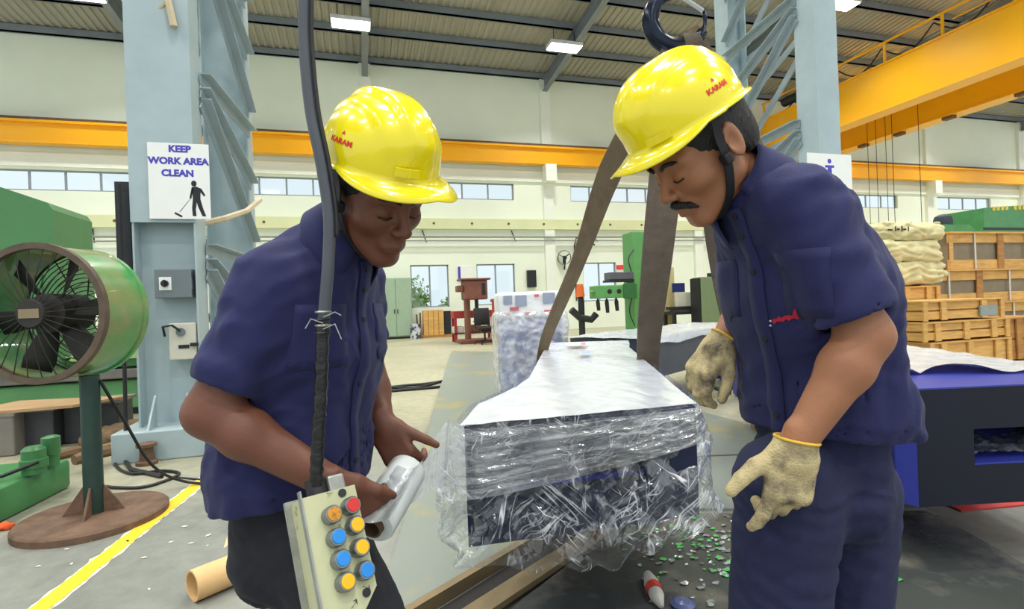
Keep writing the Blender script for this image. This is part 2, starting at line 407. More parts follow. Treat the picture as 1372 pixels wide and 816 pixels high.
# ------------------------------------------------------------------ lamps
M_lampbody = mat('lamp_housing', 'D8DADA', .4)
M_lamp = mat('lamp_diffuser', 'FFFFFF', .4, emit='FBFFF6', estr=9.0, var=0.0)
ad = bpy.data.lights.new('high_bay_light', 'AREA'); ad.shape = 'RECTANGLE'; ad.size = 1.15; ad.size_y = .5; ad.energy = LAMP_W; ad.spread = math.radians(125); ad.color = (1.0, .99, .955)
lamp0 = None
for j, Y in enumerate((17.55, 13.6, 9.6, 5.4, 1.2, -3.0, -7.0)):
    for i in range(-2, 7):
        if j > 2 and not (-1 <= i <= 4): continue
        X = .05 + 7.4 * i + (0 if j % 2 == 0 else .9)
        z = roofz(Y) - .75
        lab = {(0, 0): 'bright high-bay lamp under the rafter above the pendant cable', (0, 1): 'bright high-bay lamp under the rafter between the two hard hats', (0, 2): 'bright high-bay lamp glimpsed through the right lattice column', (0, 3): 'bright high-bay lamp beyond the crane girders near the wall', (1, 2): 'bright high-bay lamp just right of the right lattice column', (1, 3): 'bright high-bay lamp above the crane handrail'}.get((j, i), 'bright rectangular high-bay lamp hanging under the roof')
        if lamp0 is None:
            lamp0 = thing('high_bay_lamp', lab, 'lamp', (X, Y, z), 'high-bay lamps under the roof')
            h = MB().box2((X - .62, Y - .3, z + .03), (X + .62, Y + .3, z + .16), .02); hs = obj('housing', h, M_lampbody, lamp0)
            obj('diffuser', MB().box2((X - .58, Y - .26, z), (X + .58, Y + .26, z + .03)), M_lamp, lamp0)
            for sx in (-.4, .4): obj('hanger', MB().cyl((X + sx, Y, z + .16), (X + sx, Y, z + .85), .012, 6), M_dark, lamp0)
            lo = bpy.data.objects.new('lamp_light', ad); COL.objects.link(lo); lo.parent = lamp0; lo.location = (0, 0, -.03)
        else:
            c = copy_tree(lamp0); c.location = (X, Y, z); c['label'] = lab
# ------------------------------------------------------------------ crane runway on the wall
rw = thing('crane_runway', 'long yellow crane runway beam on brackets along the white wall', 'beam', (14, YW - .4, 6.95))
obj('web', MB().box2((XL, YW - .42, 6.97), (XR, YW - .36, 7.66)), M_yellow, rw)
obj('flange', MB().box2((XL, YW - .56, 7.62), (XR, YW - .2, 7.7)), M_yellow, rw)
obj('flange', MB().box2((XL, YW - .56, 6.95), (XR, YW - .2, 7.0)), M_yellow, rw)
obj('rail', MB().box2((XL, YW - .44, 7.7), (XR, YW - .34, 7.82)), M_rust, rw)
# ------------------------------------------------------------------ columns
def column(X, Y0, label, basew, w=.44, ro=.12):
    t = thing('lattice_column', label, 'column', (X, Y0 + .9, 0))
    dp = .30; Yr = Y0 + 1.75
    for Y, nm in ((Y0, 'front_leg'), (Yr, 'rear_leg')):
        xx = X if Y == Y0 else X + ro
        top = roofz(Y) - .7
        q = MB().box2((xx - w / 2, Y - .012, 0), (xx + w / 2, Y + .012, top))
        q.box2((xx - w / 2 - .016, Y - dp / 2, 0), (xx - w / 2, Y + dp / 2, top)); q.box2((xx + w / 2, Y - dp / 2, 0), (xx + w / 2 + .016, Y + dp / 2, top))
        obj(nm, q, M_steelgrey, t)
        if Y == Y0:
            obj('cover_plate', MB().box2((X - w / 2 - .02, Y - dp / 2 - .012, 1.95), (X + w / 2 + .02, Y - dp / 2, top)), M_steelgrey, t)
    z = .4
    def ang(sx, za, zb):
        x1 = X + sx * (w / 2 + .03); x2 = x1 + ro
        obj('brace', MB().bar((x1, Y0 + .1, za), (x2, Yr - .1, zb), .012, .1).bar((x1 + sx * .04, Y0 + .1, za + .045), (x2 + sx * .04, Yr - .1, zb + .045), .09, .012), M_brace, t)
    while z < 9.2:
        for sx in (-1, 1):
            ang(sx, z + 1.35, z + 1.35); ang(sx, z + 1.22, z + .72); ang(sx, z + 1.12, max(z + .02, .45))
        z += 1.55
    obj('base_box', MB().box2((X - basew, Y0 - .36, 0), (X + basew, Y0 + .34, .24), .01), M_steelgrey, t)
    for sx in (-1, 1): obj('gusset', MB().extrude([(X + sx * .12, Y0 - .34, .24), (X + sx * .12, Y0 - .15, .24), (X + sx * .12, Y0 - .15, .5)], (.016, 0, 0)), M_steelgrey, t)
    return t
colL = column(-1.56, 5.2, 'grey lattice steel column carrying the white cleaning notice', .36)
colR = column(5.60, 5.2, 'grey lattice steel column behind the man in gloves', .36, .30, .2)
# ------------------------------------------------------------------ overhead crane
cr = thing('overhead_crane', 'yellow overhead travelling crane with two box girders and a handrail', 'crane', (19.8, 13, 7.8))
for X, nm in ((18.45, 'near_girder'), (21.6, 'far_girder')):
    q = MB().box2((X, 3.0, 7.72), (X + .55, 20.3, 9.3)); g = obj(nm, q, M_yellow, cr)
    obj('bottom_flange', MB().box2((X - .07, 3.0, 7.66), (X + .62, 20.3, 7.72)), M_yellow, g)
    obj('top_flange', MB().box2((X - .05, 3.0, 9.3), (X + .6, 20.3, 9.36)), M_yellow, g)
    obj('rail', MB().box2((X + .24, 3.0, 9.36), (X + .31, 20.3, 9.42)), M_rust, g)
obj('end_carriage', MB().box2((17.6, 20.25, 7.95), (23.0, 20.75, 8.55)), M_yellow, cr)
hr = obj('handrail', MB().cyl((18.5, 4, 10.1), (18.5, 20.2, 10.1), .045, 8).cyl((18.5, 4, 9.75), (18.5, 12, 9.75), .02, 8), M_yellow, cr)
for Y in np.arange(4.5, 20.5, 1.95): obj('handrail_post', MB().cyl((18.5, Y, 9.3), (18.5, Y, 10.1), .05, 8), M_yellow, hr)
obj('motor', MB().cyl((18.6, 18.2, 9.75), (18.6, 19.0, 9.75), .2, 16).box2((18.4, 17.6, 9.5), (18.9, 18.2, 9.95), .03), M_dark, cr, 30)
obj('festoon_cable', MB().tube([(18.55, 9 + .1 * i, 9.95 - .55 * math.sin(math.pi * (i % 18) / 18)) for i in range(0, 100)], .025, 6), M_black, cr)
for i, (Y, dx) in enumerate([(17.3, .1), (17.0, .2), (16.5, .1), (16.3, .2), (15.2, .15)]):
    obj('hoist_rope', MB().cyl((21.2 + dx, Y, 3.4), (21.2 + dx, Y, 9.3), .012, 6), M_dark, cr)
for i, Y in enumerate((17.8, 16.2, 14.3, 12.0)): obj('stopper', MB().box2((21.55, Y - .18, 7.55), (21.8, Y + .18, 7.66)), M_rust, cr)
# ================================================================== PROPS
def rect(px0, py0, px1, py1, Y):
    a = WY(px0, py1, Y); b = WY(px1, py0, Y); return a[0], b[0], a[2], b[2]
# ---- signs and switch boxes on the left column
CX, CYF = -1.56, 5.2 - .165
a = WY(193, 190, CYF - .02); b_ = WY(283, 297, CYF - .02)
sx0, sx1, sz1, sz0 = a[0] + .02, b_[0], a[2], b_[2] + .02
sg = thing('notice_board', 'white notice reading keep work area clean with a sweeping man', 'sign', ((sx0 + sx1) / 2, CYF - .02, sz0))
cx = (sx0 + sx1) / 2; wdt = sx1 - sx0; hgt = sz1 - sz0
obj('panel', MB().box2((sx0, CYF - .022, sz0), (sx1, CYF - .014, sz1), .003), M_white, sg)
M_blueink = mat('blue_ink', '4A43B8', .5, var=.02); M_blackink = mat('black_ink', '14161A', .5, var=.02)
for i, (s, z) in enumerate((('KEEP', .885), ('WORK AREA', .725), ('CLEAN', .565))):
    obj('lettering', text_plate(MB(), s, .092 * wdt / .55, (cx + .01 - .01 * i, CYF - .0235, sz0 + hgt * z), (1, 0, 0), (0, 0, 1), bold=.004), M_blueink, sg, recalc=False)
def fig(pts): return [(cx + wdt * (.05 + .62 * x), CYF - .0235, sz0 + hgt * (.03 + .48 * z)) for x, z in pts]
fg = MB()
fg.add(fig([(.30 + .075 * math.cos(t), .92 + .085 * math.sin(t)) for t in np.linspace(0, 6.28, 14)[:-1]]), [tuple(range(13))])
fg.add(fig([(.24, .82), (.36, .84), (.50, .78), (.60, .60), (.56, .57), (.47, .68), (.46, .5), (.26, .5)]), [tuple(range(8))])
fg.add(fig([(.26, .5), (.46, .5), (.52, .25), (.60, .02), (.50, .02), (.40, .26), (.36, .4), (.33, .2), (.34, .02), (.24, .02), (.23, .25)]), [tuple(range(11))])
fg.add(fig([(.24, .82), (.28, .76), (.22, .5), (.17, .52)]), [(0, 1, 2, 3)])
obj('figure', fg, M_blackink, sg, recalc=False)
br = MB().add(fig([(.19, .5), (.21, .51), (-.08, .14), (-.11, .13)]), [(0, 1, 2, 3)]); br.add(fig([(-.22, .13), (-.02, .02), (-.06, -.02), (-.24, .08)]), [(0, 1, 2, 3)])
obj('broom', br, M_blackink, sg, recalc=False)
wb = WY(240, 400, 5.05)
M_swgrey = mat('switch_grey', '6F7A7E', .45, var=.05); M_swcream = mat('switch_cream', 'CFCDBE', .5, var=.06)
def rect_box(px0, py0, px1, py1, Yf, dep): 
    x0, x1, z0, z1 = rect(px0, py0, px1, py1, Yf); return (x0, Yf, z0), (x1, Yf + dep, z1)
lo, hi = rect_box(207, 360, 256, 400, 5.03, .15)
sw = thing('switch_box', 'grey metal switch box with black rotary knob on the column', 'switch box', ((lo[0] + hi[0]) / 2, 5.1, lo[2]))
obj('case', MB().box2(lo, (hi[0], 5.18, hi[2]), .008), M_swgrey, sw)
cx_, cz_ = lo[0] + .3 * (hi[0] - lo[0]), (lo[2] + hi[2]) / 2
pl_ = obj('dial_plate', MB().box2((cx_ - .045, 5.024, cz_ - .055), (cx_ + .045, 5.032, cz_ + .055)), M_white, sw)
obj('knob', MB().cyl((cx_, 5.0, cz_), (cx_, 5.024, cz_), .028, 14).box((cx_, 4.995, cz_), (.014, .02, .06)), M_black, pl_)
for z in (lo[2] + .05, hi[2] - .05): obj('hinge', MB().box((hi[0] + .004, 5.05, z), (.016, .03, .04)), M_dark, sw)
lo, hi = rect_box(227, 432, 262, 483, 5.05, .13)
sw2 = thing('isolator_box', 'small cream isolator box with lever below the grey switch box', 'switch box', ((lo[0] + hi[0]) / 2, 5.1, lo[2]))
obj('case', MB().box2(lo, (hi[0], 5.18, hi[2]), .01), M_swcream, sw2)
mx_, mz_ = (lo[0] + hi[0]) / 2, (lo[2] + hi[2]) / 2
obj('dial', MB().cyl((mx_ - .01, 5.035, mz_ + .08), (mx_ - .01, 5.05, mz_ + .08), .035, 16), M_swgrey, sw2)
obj('label_plate', MB().box2((mx_ - .03, 5.044, mz_ - .06), (mx_ + .05, 5.05, mz_ - .03)), M_black, sw2)
obj('lever', MB().box((hi[0] - .01, 5.03, mz_ - .03), (.06, .03, .03), None, .005), M_dark, sw2)
obj('supply_cable', MB().tube([(mx_ - .01, 5.03, mz_ + .09), (mx_ - .06, 5.0, mz_ + .14), (lo[0] - .03, 5.02, mz_ + .13), (lo[0] - .05, 5.12, mz_ + .05)], .01, 6), M_black, sw2)
# conduit on the left flange and cable down
t = obj('column_conduit', MB().tube([(-1.86, 5.0, 2.25), (-1.86, 5.0, 1.2), (-1.87, 5.0, .3), (-1.85, 4.9, .02), (-1.7, 4.6, .015), (-1.4, 4.3, .015)], .016, 6), M_black); tag(t, 'black cable running down the grey column to the floor', 'cable')
t = obj('cable_channel', MB().box2((-1.93, 5.1, .95), (-1.82, 5.3, 2.3), .005).box2((-1.95, 5.05, 1.2), (-1.83, 5.12, 1.35)).box2((-1.94, 5.05, .98), (-1.83, 5.12, 1.1)), M_dark, colL)
# rope drooping between columns' braces and strap
M_rope = mat('pale_rope', 'C9B99A', .8)
t = obj('strap', MB().tube([P(268, 300, 4.75), P(300, 293, 4.9), P(330, 283, 5.2), P(348, 268, 5.5)], .028, 6), M_rope, colL)
t = obj('cable_bunch', MB().tube([P(160, -10, 4.6), P(172, 12, 4.55), P(188, 24, 4.5), P(205, 20, 4.42), P(222, 5, 4.42), P(230, -15, 4.42)], .018, 6).tube([P(224, -5, 4.4), P(229, 18, 4.4), P(233, 36, 4.4)], .03, 6), M_rope, colL)
# right column notice
CYR = 5.2 - .165
x0, x1, z0, z1 = rect(1084, 207, 1127, 275, CYR - .02)
x1 = max(x1, 5.9)
sg2 = thing('pictogram_sign', 'white sign with a small blue standing figure behind a shoulder', 'sign', ((x0 + x1) / 2, CYR - .02, z0))
obj('panel', MB().box2((x0, CYR - .022, z0), (x1, CYR - .014, z1)), M_white, sg2)
fx, fz = WY(1111, 216, CYR - .02)[0], WY(1111, 216, CYR - .02)[2]
f2 = MB().add([(fx + .03 * math.cos(q), CYR - .0235, fz + .03 * math.sin(q)) for q in np.linspace(0, 6.28, 12)[:-1]], [tuple(range(11))])
f2.add([(fx + x, CYR - .0235, fz + z) for x, z in ((-.07, -.05), (.07, -.05), (.07, -.08), (.03, -.08), (.04, -.28), (.005, -.28), (0, -.17), (-.005, -.28), (-.04, -.28), (-.03, -.08), (-.07, -.08))], [tuple(range(11))])
obj('figure', f2, M_blueink, sg2, recalc=False)

# ---- drum fan
d0 = 2.86; L = .34
fc = P(48, 420, d0); ax = F_; sd = R0_; up = Z_; R = .375
fb = G(127, 697); base_r = .36
fan = thing('drum_fan', 'large green drum fan with wire guard on a pole stand', 'fan', (fb[0], fb[1], 0))
AX = Matrix((Vector(sd), Vector(up), Vector(ax))).transposed()
if AX.determinant() < 0: AX = Matrix((Vector(sd), Vector(-up), Vector(ax))).transposed()
M_drum = mat('fan_drum_green', '2C9148', .3, color2='8F8A5C', thr=(.42, .66), scale=2.2, bump=.05, coat=.3)
M_fandark = mat('fan_grime', '2A2724', .7, var=.35, scale=9)
drum = MB().lathe([(R, 0), (R + .012, 0), (R + .012, .025), (R, .03), (R + .004, L * .5), (R, L - .03), (R + .01, L - .025), (R + .01, L), (R - .008, L), (R - .008, 0), (R, 0)], fc, 56, AX, cap=False)
obj('drum', drum, M_drum, fan, 40)
obj('front_rim', MB().lathe([(R + .014, -.012), (R + .014, .022), (R - .02, .022), (R - .02, -.012), (R + .014, -.012)], fc, 56, AX, cap=False), mat('rim_brown', '5A4B3C', .6, var=.25, scale=10), fan, 40)
obj('hub_cap', MB().lathe([(.001, -.04), (.075, -.04), (.085, -.02), (.085, .0)], fc, 24, AX), M_fandark, fan, 40)
obj('hub_label', MB().box(fc + ax * -.043, (.11, .004, .05), rotz(-YAW)), mat('tan_plate', '8B7B5E', .6), fan)
obj('motor', MB().lathe([(.09, .05), (.11, .06), (.11, L - .06), (.08, L - .03)], fc, 20, AX), M_fandark, fan, 40)
g1 = obj('front_guard', MB().tube([fc + (sd * math.cos(q) + up * math.sin(q)) * (R - .01) for q in np.linspace(0, 2 * math.pi, 49)], .006, 5), M_fandark, fan)
for i in range(28):
    q = 2 * math.pi * (i + .3) / 28; v = sd * math.cos(q) + up * math.sin(q)
    obj('guard_wire', MB().tube([fc + v * .08 - ax * .03, fc + v * .2 - ax * .03, fc + v * (R - .01)], .0028, 4), M_fandark, g1)
g2 = obj('rear_guard', MB().tube([fc + ax * L + (sd * math.cos(q) + up * math.sin(q)) * (R - .01) for q in np.linspace(0, 2 * math.pi, 49)], .006, 5), M_fandark, fan)
for k, rr in enumerate(np.linspace(.08, R - .03, 11)):
    obj('guard_ring', MB().tube([fc + ax * L + (sd * math.cos(q) + up * math.sin(q)) * rr for q in np.linspace(0, 2 * math.pi, 37)], .003, 4, cap=False), M_fandark, g2)
for i in range(10):
    q = 2 * math.pi * i / 10 + .2; v = sd * math.cos(q) + up * math.sin(q); obj('guard_wire', MB().tube([fc + ax * L + v * .05, fc + ax * L + v * R], .004, 4), M_fandark, g2)
for i in range(6):
    q = 2 * math.pi * i / 6 + .15; v = sd * math.cos(q) + up * math.sin(q); w2 = -sd * math.sin(q) + up * math.cos(q)
    bl = []
    for s, wd_, tw in ((.08, .035, .9), (.18, .06, .75), (.28, .075, .6), (R - .03, .07, .5)):
        e = w2 * math.cos(tw) + ax * math.sin(tw); c0 = fc + ax * .13 + v * s; bl += [c0 - e * wd_, c0 + ax * .008, c0 + e * wd_]
    o = obj('blade', MB().grid(bl, 4, 3), M_fandark, fan, True); md = o.modifiers.new('thick', 'SOLIDIFY'); md.thickness = .005
pt = np.array([fb[0], fb[1], fc[2] - R + .01]); 
obj('pole', MB().cyl((fb[0], fb[1], .03), pt, .048, 16), mat('pole_green', '1F3A33', .5, var=.2, scale=10), fan, 40)
obj('base_disc', MB().lathe([(.0, 0), (base_r, 0), (base_r, .035), (base_r - .01, .045), (0, .045)], (fb[0], fb[1], 0), 48, None, cap=False), M_rust, fan, 30)
for q in (.35, 1.9, 3.5, 5.05):
    v = sd * math.cos(q) + F_ * math.sin(q); n = np.cross(v, Z_) * .006
    obj('gusset', MB().extrude([fb + v * .04 + Z_ * .045 - n, fb + v * .15 + Z_ * .045 - n, fb + v * .05 + Z_ * .2 - n], n * 2), M_rust, fan)
# ---- machines left
M_bed = mat('bed_way_grey', '7E7B76', .4, metal=.4, var=.15)
lb = thing('lathe', 'long green lathe bed with grey slideway behind the drum fan', 'lathe', (-4.3, 7.6, 0))
obj('bed_base', MB().box2((-8.4, 7.3, .08), (-2.3, 7.9, .42), .02), M_green2, lb)
obj('feet', MB().box2((-8.3, 7.35, 0), (-2.5, 7.85, .08)), M_dark, lb)
obj('slideway', MB().box2((-8.4, 7.2, .45), (-2.25, 7.95, .56), .01), M_bed, lb)
obj('apron', MB().box2((-8.4, 7.28, .58), (-2.35, 7.9, .68), .01), M_green, lb)
obj('cover_sheet', MB().box2((-5.2, 7.25, .72), (-2.55, 7.7, .735)), mat('pale_sheet', 'D9DAD2', .5), lb)
obj('carriage', MB().extrude([(-3.25, 7.2, .68), (-2.2, 7.2, .68), (-2.2, 7.2, .98), (-2.95, 7.2, .96)], (0, .6, 0)), mat('pale_green_paint', '9CC46A', .5, var=.15), lb)
obj('tool_post', MB().box2((-2.7, 7.3, .97), (-2.45, 7.6, 1.25), .02).cyl((-2.58, 7.45, 1.25), (-2.58, 7.45, 1.38), .05, 10), M_dark, lb)
x0, x1, z0, z1 = rect(-120, 262, 70, 470, 7.1)
hs = obj('headstock', MB().extrude([(x0, 7.1, .56), (x1, 7.1, .56), (x1, 7.1, z1 - .16), (x1 - .05, 7.1, z1 - .08), (x1 - .9, 7.1, z1 + .25), (x0, 7.1, z1 + .3)], (0, .9, 0)), mat('headstock_green', '4C8550', .45, var=.05), lb)
obj('headstock_door', MB().box2((x1 - 1.2, 7.08, .8), (x1 - .12, 7.1, 1.7), .01), M_green, hs)
obj('coolant_hose', MB().tube([P(8, 500, 6.4), P(10, 515, 6.3), P(25, 527, 6.2), P(70, 522, 6.3)], .02, 6), mat('hose_grey', 'A7ABA5', .5), lb)
# low green pump unit near left edge
pu = G(60, 690); pm = thing('pump_unit', 'low green coolant pump unit with a round motor on top', 'pump', (-2.55, 4.0, 0))
ctr = G(97, 652); c2 = G(10, 697)
e1 = Vector((ctr - c2)); e1.z = 0; e1.normalize(); e2 = Vector((-e1.y, e1.x, 0)); Mx = Matrix((e1, e2, Vector((0, 0, 1)))).transposed()
cc = Vector(ctr) - e1 * .62 + e2 * .36
obj('tank', MB().box(cc + Vector((0, 0, .1)), (1.24, .72, .2), Mx, .03), M_green, pm, 40)
mc = Vector(G(46, 634, .2))
obj('motor', MB().lathe([(.062, 0), (.062, .035), (.072, .04), (.072, .09), (.062, .095), (.062, .15), (.04, .17)], mc, 20), mat('pump_green', '437F4C', .4), pm, 35)
obj('motor', MB().lathe([(.042, 0), (.042, .07), (.05, .08), (.05, .19), (.03, .2)], mc + Vector((.02, .15, 0)), 20), MATS['pump_green'], pm, 35)
obj('motor_cap', MB().lathe([(.09, 0), (.09, .06), (.05, .08)], mc + Vector((-.33, -.05, 0)), 20), MATS['pump_green'], pm, 35)
obj('pipe', MB().tube([mc + Vector((.05, -.05, .08)), mc + Vector((-.1, -.12, .03)), mc + Vector((-.25, -.1, .03))], .012, 6), M_black, pm)
# dark bins with board
M_bin = mat('bin_grey', '3F4347', .55, metal=.2, var=.2); M_binlight = mat('bin_edge', '7B7770', .6, var=.15)
M_board = mat('worn_board', 'B08F68', .7, var=.2, scale=3, stretch=(1, 8, 1))
for i, (p0, p1, Y, c, lab) in enumerate([((-70, 25), 0, 5.55, M_binlight, 'grey steel bin at the end of the row under the board'), ((22, 78), 0, 5.7, M_bin, 'dark steel bin under the worn board'), ((80, 122), 0, 5.85, M_bin, 'dark steel bin behind the fan pole')]):
    x0 = WY(p0[0], 600, Y)[0] + .03; x1 = WY(p0[1], 600, Y)[0] - .03
    t = thing('steel_bin', lab, 'bin', ((x0 + x1) / 2, Y + .2, 0))
    obj('body', MB().box2((x0, Y, 0), (x1, Y + .45, .36), .015), c, t)
    obj('rim', MB().box2((x0 - .01, Y - .01, .345), (x1 + .01, Y + .46, .37)), M_binlight, t)
x0 = WY(124, 600, 5.95)[0]; x1 = WY(160, 600, 5.95)[0]
t = thing('steel_crate', 'open dark steel crate beside the fan pole', 'crate', ((x0 + x1) / 2, 6.1, 0)); obj('body', MB().box2((x0, 5.95, 0), (x1, 6.3, .34), .01), M_bin, t); obj('top_tray', MB().box2((x0 - .03, 5.93, .34), (x1 + .03, 6.32, .37)), M_binlight, t)
bd = MB().extrude([(-3.35, 5.52, .372), (-2.5, 5.6, .372), (-2.2, 6.0, .372), (-3.2, 6.2, .372)], (0, 0, .025)); tag(obj('wooden_board', bd, M_board), 'worn tan board lying on the dark steel bins', 'board')
# scrap timbers
M_scrap = mat('scrap_timber', '7A6248', .8, var=.3, scale=6, bump=.2)
M_scrap2 = mat('scrap_pale', '9C8460', .8, var=.25, scale=6)
scr = [((75, 613), (135, 598), .07, 'short weathered timber lying across the floor scrap', M_scrap), ((100, 632), (200, 604), .09, 'long dark timber on the floor beside the pump unit', M_scrap), ((128, 603), (185, 588), .06, 'curved brown offcut on the scrap heap by the column', M_scrap2), ((150, 612), (212, 590), .05, 'pale split board leaning on the scrap heap', M_scrap2), ((165, 590), (215, 572), .1, 'rough brown log lying at the back of the scrap heap', M_scrap)]
for i, (a, b, th, lab, m) in enumerate(scr):
    A = Vector(G(a[0], a[1] + 4)); B = Vector(G(b[0], b[1] + 4)); hz = th / 2 + .002 + .045 * (i % 2)
    n = 9; pts = []; rr = []
    for k in range(n):
        s = k / (n - 1); p = A.lerp(B, s); p.z = hz + .02 * math.sin(3 * s + i) * (i % 2); pts.append(p); rr.append(th / 2 * (1 + .15 * math.sin(5 * s + 2 * i)) * (.8 if k in (0, n - 1) else 1))
    tag(obj('timber_offcut', MB().tube(pts, rr, 7), m), lab, 'timber')
hp0 = G(186, 588)
tag(obj('scrap_heap', mb_from(sdf_mesh(lambda p: smin(s_ell(p, hp0 + Z_ * .05, (.34, .2, .13)), s_ell(p, hp0 + np.array([-.25, -.05, .04]), (.2, .14, .09)), .05) + .025 * snoise((p - hp0) * 14, 6) + .012 * np.abs(snoise((p - hp0) * 30, 8)), hp0 + np.array([-.55, -.35, .004]), hp0 + np.array([.5, .35, .3]), .014)), M_scrap, smooth=True), 'low heap of brown sacking and scrap beside the column base', 'scrap')
sp = G(197, 622); tag(obj('iron_spool', MB().lathe([(.075, 0), (.075, .025), (.05, .035), (.045, .13), (.07, .14), (.07, .165), (.03, .17)], sp, 20), M_rust, smooth=40), 'small rusty iron spool standing by the column base', 'spool')
# floor cable by the fan
cb = [G(118, 650), G(150, 655), G(190, 655), G(225, 645), G(240, 636), G(215, 633), G(180, 637), G(160, 630), G(155, 618), G(175, 605)]
def spline(pts, n=8):
    pts = [np.array(p, float) for p in pts]; out = []
    for i in range(len(pts) - 1):
        p0 = pts[max(i - 1, 0)]; p1 = pts[i]; p2 = pts[i + 1]; p3 = pts[min(i + 2, len(pts) - 1)]
        for k in range(n):
            t = k / n; out.append(.5 * ((2 * p1) + (-p0 + p2) * t + (2 * p0 - 5 * p1 + 4 * p2 - p3) * t * t + (-p0 + 3 * p1 - 3 * p2 + p3) * t ** 3))
    out.append(pts[-1]); return out
tag(obj('power_cable', MB().tube([p + Z_ * .012 for p in spline(cb)], .011, 6), M_black), 'thin black cable looped on the floor beside the fan base', 'cable')
fp = Vector((fb[0], fb[1], 0))
tag(obj('fan_lead', MB().tube([Vector(p) for p in spline([fp + Vector((.05, .0, .8)), fp + Vector((.12, .1, .55)), fp + Vector((.2, .3, .2)), fp + Vector((.35, .45, .03)), fp + Vector((.6, .4, .012)), G(235, 640)])], .009, 6), M_black), 'black lead hanging from the fan pole down to the floor', 'cable')
tag(obj('orange_rag', mb_from(sdf_mesh(lambda p: s_ell(p, G(4, 710) + Z_ * .02, (.05, .03, .022)) + .006 * np.sin(p[:, 0] * 130) * np.sin(p[:, 1] * 110), G(4, 710) - .09, G(4, 710) + .09, .006)), mat('orange_cloth', 'F0602A', .8), smooth=True), 'small crumpled orange rag on the floor by the pump unit', 'rag')
# ---- yellow floor line
M_line = mat('line_paint', 'ECC426', .6, color2='C9BE8A', thr=(.66, .72), scale=22)
p0, p1 = G(-40, 890), G(292, 628); dv = (p1 - p0) / np.linalg.norm(p1 - p0); nv = np.array([dv[1], -dv[0], 0]) * .042
M_lineedge = mat('line_edge_white', 'E9E8DC', .6, color2='B9B69F', thr=(.5, .56), scale=30)
ln = []
q = MB(); n = 60
rs = np.random.RandomState(3)
for i in range(n + 1):
    c = p0 + (p1 - p0) * i / n + Z_ * .004; q.v += [tuple(c - nv * (1 + .06 * rs.randn())), tuple(c + nv * (1 + .06 * rs.randn()))]
q.f = [(2 * i, 2 * i + 1, 2 * i + 3, 2 * i + 2) for i in range(n)]
e = MB()
for i in range(n + 1):
    c = p0 + (p1 - p0) * i / n + Z_ * .002; e.v += [tuple(c - nv * (1.25 + .12 * rs.randn())), tuple(c + nv * (1.25 + .12 * rs.randn()))]
e.f = [(2 * i, 2 * i + 1, 2 * i + 3, 2 * i + 2) for i in range(n)]
ln = struct('trim_1', e, M_lineedge, label='chipped white underpaint of the floor line'); yl = obj('painted_stripe', q, M_line, ln); 
# paint chips
M_chip = mat('paint_chip', 'EDEBDD', .7)
ch = MB()
for i in range(26):
    g = G(rs.uniform(40, 330), rs.uniform(640, 800)); s = rs.uniform(.006, .02); an = rs.uniform(0, 6.28)
    ch.add([(g[0] + s * math.cos(an + k * 1.57) * (1 if k % 2 else .5), g[1] + s * math.sin(an + k * 1.57) * (1 if k % 2 else .5), .004) for k in range(4)], [(0, 1, 2, 3)])
tag(obj('paint_chips', ch, M_chip), 'scattered white paint chips on the floor near the yellow line', 'debris', kind='stuff')
# ---- cardboard tube and black roll
A = Vector(G(258, 806)); B = Vector(G(318, 780)); rt = .062; up3 = Vector((0, 0, rt))
d = (B - A).normalized()
tb = MB(); nn = 28; x = d.orthogonal().normalized(); y = d.cross(x)
for rr, p in ((rt, A), (rt, B), (rt - .008, B), (rt - .008, A)):
    for k in range(nn):
        t = 2 * math.pi * k / nn; tb.v.append(tuple(p + up3 + (x * math.cos(t) + y * math.sin(t)) * rr))
for r in range(4):
    for k in range(nn): tb.f.append((r * nn + k, r * nn + (k + 1) % nn, ((r + 1) % 4) * nn + (k + 1) % nn, ((r + 1) % 4) * nn + k))
tag(obj('cardboard_tube', tb, mat('cardboard', 'D9B27C', .75, var=.08, scale=8), smooth=40), 'open tan cardboard tube lying on the floor by the yellow line', 'tube')
A2 = B + d * .04 + Vector((.03, -.03, 0)); tag(obj('black_roll', MB().cyl(A2 + Vector((0, 0, .05)), A2 + d * .2 + Vector((0, 0, .05)), .05, 20), mat('dark_roll', '2B2A2E', .6), smooth=40), 'short dark roll touching the end of the cardboard tube', 'roll')
tag(obj('paper_scrap', MB().grid([tuple(B + Vector((-.06 + .05 * i, .05 + .08 * j, .135 + .03 * math.sin(i * 1.3 + j)))) for i in range(4) for j in range(3)], 4, 3), mat('paper_tan', 'D6C08C', .8), smooth=True), 'curled tan paper scrap resting on the cardboard tube', 'paper')
# ---- floor cable tangle mid floor
tg = [G(680, 492), G(640, 500), G(612, 508), G(595, 512), G(570, 516), G(545, 518), G(515, 522), G(512, 526), G(545, 524), G(580, 521), G(610, 517), G(600, 511), G(560, 521), G(525, 521)]
tag(obj('floor_cable', MB().tube([p + Z_ * .02 for p in spline(tg)], .02, 6), M_black), 'tangled dark cable lying on the open floor behind the men', 'cable')
